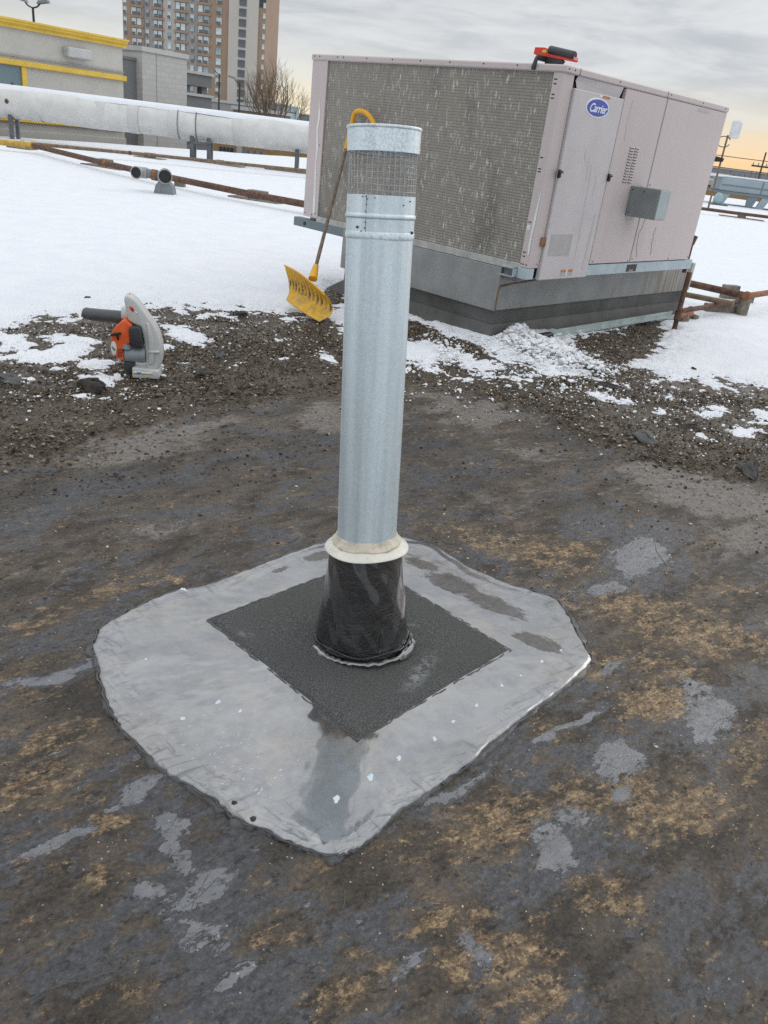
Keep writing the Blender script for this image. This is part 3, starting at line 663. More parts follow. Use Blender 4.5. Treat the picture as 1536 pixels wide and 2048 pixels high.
# flat flakes torn from the felt
x, y, h, px, py, g, gz, br_ = cand(26000, -1.6, 2.0, .75, 3.4)
inside = (np.hypot(x + .03, y - 2.12) < .80)
k = (RNG.random(len(x)) < .05 + .5 * sstep(fbm(x * 3.2, y * 3.2, 4), .02, .2)) & ~inside & (g < .3)
P = np.stack([x, y, h + .0012], -1)[k]; n = len(P); rad = RNG.gamma(2.0, .0011, n).clip(.0008, .0085) * np.clip(P[:, 1] / 2.2, .5, 1.2)
tone = np.where(RNG.random(n) < .55, RNG.uniform(0, .3, n), RNG.uniform(.6, 1.0, n))
tag(scatter('felt_flakes', P, rad, tone, 'gravel', OCT, OCTF, .22, .45), 'small torn felt flakes and grit strewn over the bare roof', 'flakes')
# snow lumps: heap by the curb corner, broken bits along the edge
x, y, h, px, py, g, gz, br_ = cand(260000, -4.2, 5.2, 3.6, 7.6)
heap = blobs(px, py, [(1075, 705, 130, 26, 17, 1), (1030, 680, 36, 22, 0, 1.2), (1170, 735, 60, 14, 15, .8), (900, 715, 60, 30, 30, .5), (1080, 770, 200, 24, 6, .25), (1000, 745, 160, 24, 5, .25)])
sprd = .05 * blobs(px, py, SNOWP) + .02 * np.exp(-((py - y_snow(px)) / 40) ** 2) + .02 * blobs(px, py, [(1350, 840, 240, 60, 8, 1), (150, 770, 220, 60, 0, 1)])
k = (RNG.random(len(x)) < np.maximum(heap ** 1.5 * .95, sprd * 2.2)) & curb_out(x, y)
P = np.stack([x, y, h], -1)[k]; hk = np.clip(heap[k], 0, 1.2); n = len(P)
rad = (RNG.gamma(2.0, .0026, n) * (.72 + 1.8 * hk)).clip(.002, .036)
P[:, 2] += RNG.uniform(0, 1, n) * hk ** 1.5 * .10 + rad * .3 + .01
tag(scatter('snow_lumps', P, rad, RNG.random(n), 'snow_clump', ICO, ICOF, .62, .34), 'broken white lumps of snow heaped by the curb and along the gravel', 'snow')

# ------------------------------------------------------------------ repair patch, felt pad, vent
def catmull(pts, n=10, closed=True):
    pts = [np.array(p, float) for p in pts]; out = []; m = len(pts)
    for i in range(m if closed else m - 1):
        g_ = (lambda j: pts[j % m]) if closed else (lambda j: pts[min(max(j, 0), m - 1)])
        p0, p1, p2, p3 = g_(i - 1), g_(i), g_(i + 1), g_(i + 2)
        for k in range(n):
            t = k / n
            out.append(.5 * (2 * p1 + (p2 - p0) * t + (2 * p0 - 5 * p1 + 4 * p2 - p3) * t * t + (3 * p1 - p0 - 3 * p2 + p3) * t ** 3))
    if not closed: out.append(pts[-1])
    return np.array(out)
MATPX = [(185, 1312), (192, 1275), (222, 1243), (290, 1208), (345, 1186), (430, 1168), (520, 1132), (600, 1102), (680, 1078), (760, 1070), (860, 1090), (925, 1128), (1000, 1165), (1070, 1186), (1118, 1205), (1148, 1252), (1172, 1300), (1182, 1330),
         (1140, 1372), (1075, 1420), (1000, 1478), (930, 1538), (860, 1588), (800, 1628), (755, 1672), (712, 1702), (672, 1716), (610, 1702), (540, 1672), (470, 1640), (430, 1608), (345, 1560), (285, 1508), (242, 1462), (218, 1420), (198, 1362)]
mw = catmull([gnd(*p)[:2] for p in MATPX], 12)
cm = np.array([-.03, 2.12]); nb = len(mw)
ang = np.arange(nb) / nb * 40
jag = 1 + .010 * (vnoise(ang * 1.7, ang * 0 + 3) - .5) + .012 * (vnoise(ang * 6.1, ang * 0 + 9) - .5)
def patch_rings(scales, zs, extra=None):
    V = []
    for s_, z_ in zip(scales, zs):
        q = cm + (mw - cm) * (s_ * (1 + (jag - 1) * s_ ** 6))[:, None]
        zz = z_ + .0040 * fbm(q[:, 0] * 4, q[:, 1] * 4, 3) + .0016 * fbm(q[:, 0] * 22, q[:, 1] * 22, 3) * (s_ < .99)
        if extra is not None: zz = zz + extra(q, s_)
        V.append(np.stack([q[:, 0], q[:, 1], zz], -1))
    n_ = len(scales); V = np.concatenate(V); i = np.arange(n_ * nb).reshape(n_, nb); j = np.roll(i, -1, 1)
    return V, np.stack([i[:-1], i[1:], j[1:], j[:-1]], -1).reshape(-1, 4)
sc_ = list(np.linspace(.04, .90, 44)) + [.92, .935, .95, .962, .973, .982, .990, .995, 1.0]
zs_ = list(np.linspace(.019, .013, 44)) + [.0126, .0124, .0122, .012, .0118, .0114, .010, .0065, -.010]
def wrinkle(q, s_):
    return .0022 * sstep(np.full(len(q), s_), .86, .95) * np.abs(np.sin(6 * fbm(q[:, 0] * 5, q[:, 1] * 5, 2) + 40 * s_)) * (s_ < .985)
Vp, Fp = patch_rings(sc_, zs_, wrinkle)
_mx, _my = project(Vp)
MUD = [(905, 1168, 60, 15, 18, 1), (985, 1208, 70, 16, 22, 1), (1080, 1285, 52, 13, 18, 1), (845, 1128, 34, 9, 20, 1), (640, 1112, 34, 8, -12, 1), (1010, 1220, 50, 9, 25, .8), (560, 1140, 20, 5, -15, .8)]
SCF = [(375, 1305, 34, 8, 45, 1), (345, 1280, 20, 8, 30, .8), (440, 1320, 26, 8, -20, .5), (700, 1640, 30, 10, 0, .4), (620, 1690, 30, 10, 10, .6), (480, 1655, 120, 8, 22, .6), (1120, 1360, 60, 6, -30, .6), (1110, 1235, 60, 7, 40, .9), (320, 1490, 30, 14, 50, .5), (930, 1500, 80, 8, -35, .4), (550, 1155, 70, 6, -18, .5)]
tp = npmesh('membrane', Vp, Fp, 'tar_coating', True, dict(edge=np.repeat(sstep(np.array(sc_), .80, .95), nb), mud=np.clip(blobs(_mx, _my, MUD) * 1.4, 0, 1), scuff=blobs(_mx, _my, SCF)))
def mat_z(x, y):
    d = np.array([x, y]) - cm; a_ = math.atan2(d[1], d[0]); ba = np.arctan2(mw[:, 1] - cm[1], mw[:, 0] - cm[0])
    k = int(np.argmin(np.abs((ba - a_ + np.pi) % (2 * np.pi) - np.pi))); s_ = np.hypot(*d) / np.hypot(*(mw[k] - cm))
    return float(np.interp(s_, sc_, zs_) + .0040 * fbm(np.array([x * 4.0]), np.array([y * 4.0]), 3)[0] + .0016 * fbm(np.array([x * 22.0]), np.array([y * 22.0]), 3)[0])
pt = thing('tar_patch', 'large rounded patch of glossy grey tar coating around the vent base', 'roof patch', (0, 0, 0))
tp.parent = pt
edge_q = cm + (mw - cm) * (.998 + .05 * np.clip(vnoise(ang * 2.3, ang * 0 + 5) - .45, 0, 1) + .014 * vnoise(ang * 9, ang * 0 + 1))[:, None]
V1 = np.concatenate([np.column_stack([cm + (mw - cm) * .97, np.full(nb, .006)]), np.column_stack([cm + (edge_q - cm) * .993, np.full(nb, .0062)]), np.column_stack([edge_q, np.full(nb, -.006)])])
i = np.arange(3 * nb).reshape(3, nb); j = np.roll(i, -1, 1)
sl_ = npmesh('tar_smear', V1, np.stack([i[:-1], i[1:], j[1:], j[:-1]], -1).reshape(-1, 4), 'tar_edge', True); sl_.parent = pt
# black crack line under the rim, in pieces
for a0, a1 in ((0, 70), (78, 118), (150, 205), (228, 262), (300, 372), (380, 428)):
    idx = [k % nb for k in range(a0, a1, 2)]
    pts = [(*(cm + (mw[k] - cm) * (jag[k] * (1.0 + .004 * math.sin(k * .9)))), .006 + .002 * math.sin(k * 1.7)) for k in idx]
    MB().tube(pts, [.0022 + .0014 * abs(math.sin(k * .37)) for k in idx], 6).build('rim_bead', 'tar_edge', pt)
# pulled-up flap of the rim at the back left
fl0 = gnd(325, 1188); m = MB()
gv = []
for a in range(10):
    for b in range(5):
        t = a / 9; q = gnd(330 + 50 * t, 1192 - 6 * math.sin(t * 3.1) - 5 * (b / 4) * math.sin(t * 3.14))
        gv.append((q[0], q[1], mat_z(q[0], q[1]) - .002 + .009 * (b / 4) ** 1.5 * math.sin(t * 3.14)))
m.add(gv, [(a * 5 + b, a * 5 + b + 1, a * 5 + b + 6, a * 5 + b + 5) for a in range(9) for b in range(4)], 0, True)
fo = m.build('rim_flap', 'pale_scrape', pt, fix=False); mod = fo.modifiers.new('thick', 'SOLIDIFY'); mod.thickness = .003
# white paint drops and flecks
m = MB()
for (dx, dy, r) in [(797, 1524, 9), (868, 1485, 9), (905, 1450, 8), (952, 1418, 8), (1002, 1378, 7), (1040, 1358, 6), (1082, 1330, 8), (1120, 1307, 7), (740, 1562, 12), (672, 1606, 12), (602, 1654, 11), (365, 1445, 10), (290, 1478, 11), (480, 1430, 7), (292, 1326, 6), (436, 1412, 10), (283, 1240, 8), (214, 1258, 8), (343, 1212, 7), (455, 1167, 7), (507, 1150, 7), (556, 1133, 6)]:
    q = gnd(dx, dy); rr = r * .42 * 2.45 / F
    mz = mat_z(q[0], q[1]); vs_ = [(q[0], q[1], mz + .0009)] + [(q[0] + rr * (1 + .3 * math.sin(3 * a + dx)) * math.cos(a), q[1] + rr * 1.5 * (1 + .3 * math.cos(2 * a + dy)) * math.sin(a), mz + .0002) for a in np.linspace(0, 6.283, 15)[:-1]]
    m.add(vs_, [(0, 1 + k, 1 + (k + 1) % 14) for k in range(14)], 0, True)
for _ in range(90):
    dx = random.gauss(455, 75); dy = random.gauss(1500, 55) + (dx - 455) * .25
    q = gnd(dx, dy); a = R_(48) + random.gauss(0, .25); L = random.uniform(.0015, .0055); wd = random.uniform(.0007, .0014)
    c_, s_ = math.cos(a), math.sin(a); mz = mat_z(q[0], q[1]) + .0004
    m.add([(q[0] - L * c_ - wd * s_, q[1] - L * s_ + wd * c_, mz), (q[0] - L * c_ + wd * s_, q[1] - L * s_ - wd * c_, mz), (q[0] + L * c_ + wd * s_, q[1] + L * s_ - wd * c_, mz), (q[0] + L * c_ - wd * s_, q[1] + L * s_ + wd * c_, mz), (q[0], q[1], mz + .0006)],
          [(0, 1, 4), (1, 2, 4), (2, 3, 4), (3, 0, 4)])
o = m.build('paint_flecks', 'paint_drop', pt, fix=False); o['kind'] = 'stuff'
# small brown pebble stuck in the coating
for (a, b, r) in [(506, 1646, .008), (468, 1614, .007)]:
    q = gnd(a, b); MB().blob((q[0], q[1], mat_z(q[0], q[1]) + r * .3), (r, r * .9, r * .6), 2, jit=.3).build('stuck_pebble', 'clod', pt)

# felt pad
padw = [gnd(415, 1248), gnd(713, 1490), gnd(1020, 1308), gnd(725, 1128)]
pc = sum(padw) / 4
pd = thing('felt_pad', 'square dark granulated felt sheet under the black cone', 'roofing felt', (pc[0], pc[1], .016))
outl = []
for k in range(4):
    a, b = padw[k] - pc, padw[(k + 1) % 4] - pc
    for t in np.linspace(0, 1, 24)[:-1]:
        q = a + (b - a) * t; nrm = np.array([-(b - a)[1], (b - a)[0]]); nrm /= np.linalg.norm(nrm)
        q = q[:2] - nrm * .004 * (vnoise(np.array([k * 9 + t * 7.0]), np.array([k * 3.3]))[0] - .5) * (1 if 0 < t < 1 else 0); outl.append(q)
ng = 56; gv = []
for b_ in range(ng):
    for a_ in range(ng):
        s1, t1 = a_ / (ng - 1), b_ / (ng - 1)
        e0 = np.interp(s1 * 23, range(24), [outl[k][0] for k in range(24)]), np.interp(s1 * 23, range(24), [outl[k][1] for k in range(24)])
        q = (padw[0] * (1 - s1) + padw[1] * s1) * (1 - t1) + (padw[3] * (1 - s1) + padw[2] * s1) * t1 - pc
        er = min(s1, 1 - s1, t1, 1 - t1); z_ = .0062 + .003 * min(1, er * 4) - (.010 if er == 0 else 0)
        if er == 0: q = q * (1 + .004 * (random.random() - .5))
        gv.append((q[0], q[1], z_ + .0008 * math.sin(7 * s1) * math.sin(5 * t1)))
gf = [(b_ * ng + a_, b_ * ng + a_ + 1, (b_ + 1) * ng + a_ + 1, (b_ + 1) * ng + a_) for b_ in range(ng - 1) for a_ in range(ng - 1)]
gx, gy = project(np.array(gv) + np.array([pc[0], pc[1], .016]))
so2 = npmesh('sheet', np.array(gv), np.array(gf), 'cap_sheet', True, dict(smudge=np.clip(1.3 * blobs(gx, gy, [(840, 1345, 34, 12, -50, 1), (490, 1268, 14, 4, 10, .6), (820, 1250, 10, 3, 0, .5), (560, 1390, 10, 30, -40, .3)]), 0, 1))); so2.parent = pd
# tar line along the near left edge of the pad
a, b = padw[0] - pc, padw[1] - pc; n_ = np.array([a[1] - b[1], b[0] - a[0], 0]); n_ /= np.linalg.norm(n_)
MB().tube([a + (b - a) * t + n_ * (.012 + .004 * math.sin(9 * t)) + np.array([0, 0, .0068]) for t in np.linspace(.5, .99, 16)], .0007, 5).build('tar_line', 'slab_grey', pd)
for k_ in range(4):
    a, b = padw[k_] - pc, padw[(k_ + 1) % 4] - pc
    MB().tube([a + (b - a) * t + np.array([random.uniform(-.003, .003), random.uniform(-.003, .003), -.004]) for t in np.linspace(.0, 1, 40)], [.004 + .003 * random.random() for _ in range(40)], 6).build('edge_mastic', 'tar_edge', pd)

# vent
LEAN = -.075
def vplane(px, py): return onplane(px, py, (0, 2.196, 0), (0, 1, LEAN))
v_lo, v_hi = vplane(732, 1100), vplane(769, 257)
v_dir = (v_hi - v_lo) / np.linalg.norm(v_hi - v_lo); v_base = v_lo - v_dir * ((v_lo[2] - .024) / v_dir[2])
vb = tuple(v_base)
def AX(px, py): return float((vplane(px, py) - v_base) @ v_dir)
vt = thing('vent_pipe', 'tall galvanised vent pipe with mesh screen rising from a black cone', 'vent pipe', vb)
vt.rotation_euler = Vector((0, 0, 1)).rotation_difference(Vector(v_dir)).to_euler()
PR = .0930
_zk = [(1.296, AX(762, 478)), (1.309, AX(762, 464)), (1.353, AX(763.5, 433)), (1.402, AX(766, 393)), (1.503, AX(768, 306)), (1.558, AX(769, 257))]
def Z(z): return float(np.interp(z, [a for a, _ in _zk], [b for _, b in _zk])) if z <= 1.558 else _zk[-1][1] + (z - 1.558)
ZC = AX(732, 1090); dz_ = ZC - .299
cone = MB()
def cw(r, z, a):
    k = vnoise(np.array([a * 3 % 18.85 + 5]), np.array([z * 22 + 4]))[0] - .5 if abs(a) < 6.2 else 0
    return r + .003 * (math.sin(2 * a + z * 20) * .4 + math.sin(5 * a - z * 31) * .3) + .0012 * math.sin(11 * a + 50 * z), z
cone.lathe([(.154, -.012), (.1525, .01)] + [(.152 - .040 * t, .02 + (.285 + dz_) * t) for t in np.linspace(0, 1, 30)] + [(.098, .312 + dz_)], n=72, wob=cw)
co_ = cone.build('flashing_cone', 'black_mastic', vt); co_['label'] = 'glossy black mastic covered flashing cone'
# lapped mastic strips on the cone
for z0_, a0, a1, r0 in ((.215, -2.6, -.6, .117), (.02, -3.0, .3, .156)):
    pts = [((r0 + .003) * math.cos(a), (r0 + .003) * math.sin(a), z0_ + .006 * math.sin(5 * a)) for a in np.linspace(a0, a1, 30)]
    MB().tube(pts, [.0012 + .002 * abs(math.sin(7 * k)) for k in range(30)], 6).build('mastic_lap', 'black_mastic', co_)
pts = []
for a in np.linspace(-1.15, -1.05, 2): pts.append(a)
MB().tube([((.112 + .042 * (1 - t)) * math.cos(-1.15 + .25 * t) * 1.01, (.112 + .042 * (1 - t)) * math.sin(-1.15 + .25 * t) * 1.01, .03 + .19 * t) for t in np.linspace(0, 1, 18)], [.001 + .003 * random.random() for _ in range(18)], 6).build('mastic_run', 'black_mastic', co_)
bead = MB(); bp = []; br2 = []
for k in range(90):
    a = 2 * math.pi * k / 90; rr = .163 + .009 * (vnoise(np.array([a * 2.1 + 3]), np.array([1.5]))[0]) + .004 * random.uniform(-1, 1)
    bp.append((rr * math.cos(a), rr * math.sin(a), .0)); br2.append(.0055 + .004 * random.random())
bp.append(bp[0]); br2.append(br2[0])
bead.tube(bp, br2, 7, squash=.8, cap=False).build('mastic_bead', 'tar_coating', vt)
for (a0, L, wd) in ((-.45, .040, .013), (3.45, .016, .014), (-.1, .02, .012), (3.9, .012, .01)):
    q = np.array([math.cos(a0), math.sin(a0)]); t_ = np.array([-q[1], q[0]]); vs_ = []
    for k in range(12):
        b = 2 * math.pi * k / 12; p = q * (.164 + .5 * wd + wd * math.cos(b)) + t_ * L * math.sin(b) * (1 + .2 * math.sin(3 * b)); vs_.append((p[0], p[1], -.006))
    top = [(x_ * .985 + .0, y_ * .985, .003) for x_, y_, _ in vs_]
    MB().add(vs_ + top, [tuple(range(12, 24))] + [(k, (k + 1) % 12, 12 + (k + 1) % 12, 12 + k) for k in range(12)], 0, True).build('mastic_smear', 'tar_coating', vt)
# storm collar
cl_ = MB(); prof = [(.1325, .292), (.1345, .2945), (.1330, .2975), (.129, .300), (.112, .312), (.103, .318)]
def cwb(r, z, a): return r + .0016 * math.sin(3 * a + 1), z + .004 * math.sin(a + 2.2) * (r / .135) + .0012 * math.sin(4 * a)
cl_.lathe(prof + [(.101, .316), (.126, .297), (.1325, .292)], c=(0, 0, dz_), n=72, wob=cwb)
c2 = cl_.build('storm_collar', 'collar_paint', vt)
MB().lathe([(.110, .312), (.111, .317), (.1065, .324), (.1015, .327), (.0975, .336), (.0950, .340), (.0915, .340)], c=(0, 0, dz_), n=64, wob=lambda r, z, a: (r + .0014 * math.sin(5 * a) + .001 * math.sin(13 * a), z + .005 * math.sin(a + 2.2) + .0015 * math.sin(7 * a))).build('sealant_bead', 'sealant', c2)
# pipe walls
def dent(r, z, a): return r + .0006 * math.sin(2 * a + z * 4) + .0004 * math.sin(5 * a + 3 * z), z
pz = list(np.linspace(.25, Z(1.306), 30))
MB().lathe([(PR, z) for z in pz] + [(PR - .003, pz[-1])] + [(PR - .003, z) for z in pz[::-1]], n=72, wob=dent).build('pipe', 'galvanised', vt)
# lap joint, welded seam
MB().lathe([(PR, Z(1.296)), (PR + .0022, Z(1.299)), (PR + .0026, Z(1.307)), (PR + .001, Z(1.311)), (PR - .001, Z(1.311))], n=72).build('lap_joint', 'galvanised_spangled', vt)
band = MB().lathe([(PR + .0005, Z(1.309)), (PR + .0008, Z(1.346)), (PR + .0035, Z(1.349)), (PR + .0045, Z(1.353)), (PR + .0035, Z(1.357)), (PR + .001, Z(1.360)), (PR + .0005, Z(1.404)), (PR - .003, Z(1.404)), (PR - .003, Z(1.309))], n=72).build('top_band', 'galvanised', vt)
def rivet(a, z, r, mat_, par, hh=.0025):
    q = np.array([math.cos(a), math.sin(a), 0]); p = q * (PR + .0005) + np.array([0, 0, Z(z)])
    MB().tube([p, p + q * hh, p + q * (hh + .0012)], [r, r * .95, r * .5], 8).build('rivet', mat_, par)
av = lambda px: -math.pi / 2 + math.asin(max(-.98, min(.98, (px - 764) / 69.0)))
for px_, z_ in ((740, 1.394), (738.5, 1.381), (738, 1.365), (737.5, 1.337), (737, 1.321), (730, 1.311), (755, 1.397), (810, 1.383), (731, 1.399), (822, 1.393), (738, 1.400)):
    rivet(av(px_), z_, .0016, 'screw', band)
rivet(av(722.5), 1.322, .0036, 'rust', band, .004); rivet(av(828), 1.312, .004, 'screw', band, .004)
a = av(738.5); q = np.array([math.cos(a), math.sin(a), 0])
MB().tube([q * (PR + .0012) + np.array([0, 0, Z(1.31)]), q * (PR + .0012) + np.array([0, 0, Z(1.402)])], .0005, 4).build('seam', 'dark_steel', band)
# wire screen
scr = MB(); nv = 38
for k in range(nv):
    a = 2 * math.pi * k / nv; wv = [.0012 * math.sin(k * 2.1 + t * 5) for t in range(5)]
    scr.tube([((PR - .002 + .001 * math.sin(k + t)) * math.cos(a + wv[t] * 3), (PR - .002 + .001 * math.sin(k + t)) * math.sin(a + wv[t] * 3), Z(1.392 + .124 * t / 4)) for t in range(5)], .00075, 5)
for k in range(8):
    zr = 1.400 + k * .0142
    scr.tube([((PR - .0012 + .0008 * math.sin(5 * a + k)) * math.cos(a), (PR - .0012) * math.sin(a), Z(zr + .0012 * math.sin(3 * a + k))) for a in np.linspace(0, 2 * math.pi, 60)], .00075, 5, cap=False)
scr.build('wire_screen', 'wire_steel', vt)
# cap ring with rolled rim and recessed top
MB().lathe([(.0950, Z(1.503)), (.0970, Z(1.503)), (.0980, Z(1.553)), (.1000, Z(1.555)), (.1007, Z(1.558)), (.0997, Z(1.561)), (.0970, Z(1.560)), (.0960, Z(1.556)), (.0950, Z(1.550)), (.0950, Z(1.503))], n=72).build('cap_ring', 'galvanised_spangled', vt)
MB().lathe([(.0001, Z(1.551)), (.0950, Z(1.548)), (.0950, Z(1.546)), (.0001, Z(1.547))], n=48).build('cap_lid', 'galvanised', vt)
# bent tar ridges and seams in the felt around the patch
for pl_, r0 in (([(0, 1440), (60, 1418), (140, 1370), (190, 1335)], .0025), ([(0, 1290), (90, 1262), (190, 1222), (260, 1205)], .002), ([(0, 2030), (110, 1975), (190, 1955), (245, 1930), (250, 1910)], .004), ([(0, 1765), (60, 1735), (120, 1705), (190, 1672)], .002), ([(0, 1555), (90, 1520), (180, 1480), (232, 1462)], .002),
                ([(1010, 1630), (1070, 1575), (1130, 1530), (1180, 1500)], .002), ([(1310, 1165), (1380, 1170), (1450, 1120), (1536, 1075)], .0035), ([(1190, 1130), (1215, 1095), (1265, 1070), (1305, 1068), (1312, 1100), (1335, 1135), (1330, 1150)], .0035), ([(1205, 1138), (1250, 1145), (1262, 1160)], .002),
                ([(590, 1985), (640, 1960), (690, 1940), (760, 1890)], .0022), ([(0, 1010), (60, 1003), (160, 1000), (270, 992)], .004), ([(90, 1180), (150, 1140), (240, 1128)], .003), ([(1010, 1160), (1100, 1140), (1150, 1145)], .002), ([(380, 2000), (470, 1940), (500, 1930)], .004), ([(830, 1650), (900, 1610), (960, 1560)], .0015)):
    c3 = catmull([gnd(*p) for p in pl_], 9, False)
    c3 = [p + np.array([random.uniform(-.004, .004), random.uniform(-.004, .004), -.0005]) for p in c3]
    for p in c3: p[2] += rh(p[0], p[1])
    MB().tube(c3, [r0 * (.5 + .8 * random.random()) for _ in c3], 5, squash=.8).build('felt_crease', 'tar_edge', roof)
for k in range(70):
    px_, py_ = random.uniform(-20, 1550), random.uniform(1010, 2040); p0 = gnd(px_, py_); a = R_(46) + random.gauss(0, .35); L = random.uniform(.05, .22) * (.5 + p0[1] * .3)
    q = []; p = p0.copy()
    for j_ in range(9):
        a += random.gauss(0, .16); p = p + np.array([math.cos(a), math.sin(a), 0]) * L / 8; q.append(p.copy())
    if min(np.hypot(p_[0] + .03, p_[1] - 2.12) for p_ in q) < .84: continue
    for p_ in q: p_[2] = rh(p_[0], p_[1]) - .0003
    MB().tube(q, [.0004 + .0012 * math.sin(math.pi * (j_ + .4) / 9) * random.uniform(.6, 1.3) for j_ in range(9)], 4, squash=.8).build('felt_crease', 'tar_edge', roof)

# ------------------------------------------------------------------ rooftop unit (local axes: x along the panel side, y along the coil face)
RZ = math.pi / 2 - TH
unit = thing('rooftop_air_unit', 'large pinkish beige rooftop air handling unit with a wide hail-flecked coil', 'air conditioner', HP, RZ)
MB().box((.06, .05, .66), (2.83, 2.79, 2.08)).build('cabinet', 'unit_paint', unit)
MB().box((.014, .075, .715), (.058, 2.63, 2.085)).build('coil', 'coil_fins', unit)
MB().prism([(0, 0), (.148, 0), (.148, .03), (.013, .03), (.013, .083), (0, .083)], 2, .688, 2.079).build('corner_post', 'unit_paint', unit)
MB().prism([(0, 2.614), (0, 2.829), (.09, 2.829), (.09, 2.79), (.013, 2.79), (.013, 2.614)], 2, .69, 2.079).build('corner_post', 'unit_paint', unit)
MB().prism([(2.835, 0), (2.871, 0), (2.871, .09), (2.835, .09)], 2, .70, 2.079).build('corner_post', 'unit_paint', unit)
MB().box((-.012, -.016, 2.08), (2.885, 2.843, 2.13), 0, .009).build('top_cap', 'unit_paint', unit)
for v_ in (.19, 1.60): MB().box((v_, -.0185, 2.081), (v_ + .004, -.0145, 2.129)).build('cap_joint', 'dark_steel', unit)
MB().box((.02, .09, .56), (.06, 2.2, .651)).build('base_rail', 'flashing_grey', unit)
strip = MB().box((.004, .075, .652), (.05, 2.63, .713), 0, .004).build('bottom_strip', 'strip_pale', unit)
# base channels
ch = MB().prism([(-.004, .602), (.035, .602), (.035, .612), (.006, .612), (.006, .684), (.035, .684), (.035, .693), (-.004, .693)], 0, .888, 3.0).build('base_channel', 'rail_blue', unit)
MB().box((1.612, -.006, .612), (1.80, .004, .678)).build('fork_slot', 'black', ch)
MB().box((1.66, -.008, .612), (1.74, -.002, .632)).build('slot_lip', 'grey_box', ch)
stub = MB()
stub.box((-.05, .098, .600), (.12, .106, .676)); stub.box((-.05, .098, .600), (.12, .235, .606)); stub.box((-.05, .098, .670), (.12, .235, .676)); stub.box((.10, .106, .606), (.12, .235, .670))
sb = stub.build('channel_end', 'rail_blue', unit)
MB().tube([(.099, .175, .640), (.096, .175, .640)], .017, 12).build('bolt_hole', 'black', sb)
MB().box((-.004, .0, .598), (.10, .096, .684), 0, .004).build('channel_end', 'rail_blue', unit)
rl = MB().box((.0, 2.18, .575), (.09, 2.98, .66), 0, .005).build('lifting_rail', 'cooler_dark', unit)
MB().tube([(-.003, 2.80, .615), (.001, 2.80, .615)], .020, 14).build('lifting_hole', 'black', rl)
# side panels
p1 = MB().box((.155, -.024, .592), (.884, .02, 1.996), 0, .006).build('access_panel', 'unit_paint_fresh', unit)
p2 = MB().box((.906, -.014, .702), (1.604, .02, 2.076), 0, .004).build('access_panel', 'unit_paint', unit)
p3 = MB().box((1.634, -.012, .702), (2.868, .02, 2.076), 0, .004).build('access_panel', 'unit_paint', unit)
MB().box((.150, .022, .60), (.90, .048, 2.079)).build('panel_gap', 'black', unit)
MB().box((1.600, .0, .70), (1.638, .048, 2.079)).build('panel_gap', 'dark_steel', unit)
MB().box((1.611, -.006, .70), (1.627, .002, 2.076)).build('trim_strip', 'unit_paint', unit)
fl_ = MB().add([(.185, -.006, 2.078), (.86, -.006, 2.078), (.86, .018, 1.994), (.235, .018, 1.994), (.185, .010, 2.05)], [(0, 1, 2, 3, 4)]).build('hatch_flap', 'unit_paint_fresh', unit)
sm_ = fl_.modifiers.new('thick', 'SOLIDIFY'); sm_.thickness = .004
MB().box((.498, -.027, 1.972), (.548, -.0245, 1.988)).build('sticker', 'sticker_white', p1); MB().box((.5485, -.027, 1.972), (.66, -.0245, 1.988)).build('sticker', 'sticker_orange', p1)
# louvre slots
slot = MB(); slot.box((-.034, -.0005, -.004), (.034, .004, .003), 1)
slot.add([(-.036, 0, .010), (.036, 0, .010), (.034, -.009, .002), (-.034, -.009, .002)], [(0, 1, 2, 3)], 0)
sm2 = slot.mesh('louvre'); sm2.materials.append(MAT['unit_paint']); sm2.materials.append(MAT['black'])
for r_ in range(13):
    for c_ in range(2): inst('louvre', sm2, p2, (1.195 + c_ * .088, -.0148, 1.385 + r_ * .0225))
# badge
bd = MB(); n_ = 48
def oval(m_, cx, cz, a, b, y0, y1, mi=0):
    vs_ = [(cx + a * math.cos(2 * math.pi * k / n_), y0, cz + b * math.sin(2 * math.pi * k / n_)) for k in range(n_)] + [(cx + a * .97 * math.cos(2 * math.pi * k / n_), y1, cz + b * .96 * math.sin(2 * math.pi * k / n_)) for k in range(n_)]
    m_.add(vs_, [tuple(range(n_)), tuple(range(2 * n_ - 1, n_ - 1, -1))] + [(k, (k + 1) % n_, n_ + (k + 1) % n_, n_ + k) for k in range(n_)], mi)
oval(bd, .512, 1.897, .172, .070, -.0242, -.027, 0); badge = bd.build('badge', 'logo_white', p1)
b2 = MB(); oval(b2, .512, 1.897, .157, .060, -.0272, -.029, 0); b2.build('badge_field', 'logo_blue', badge)
cu = bpy.data.curves.new('txt', 'FONT'); cu.body = 'Carrier'; cu.size = .098; cu.align_x = 'CENTER'; cu.shear = .32; cu.extrude = .0006; cu.offset = .0016; cu.space_character = .92
to = bpy.data.objects.new('txt', cu); COL.objects.link(to); bpy.context.view_layer.update()
tme = bpy.data.meshes.new_from_object(to.evaluated_get(bpy.context.evaluated_depsgraph_get())); bpy.data.objects.remove(to)
for vv in tme.vertices:
    x_, y_, z_ = vv.co; vv.co = (.512 + x_ * .93, -.0300 - z_, 1.866 + y_ * .86)
tme.materials.clear(); tme.materials.append(MAT['logo_white']); lt = bpy.data.objects.new('lettering', tme); COL.objects.link(lt); lt.parent = badge
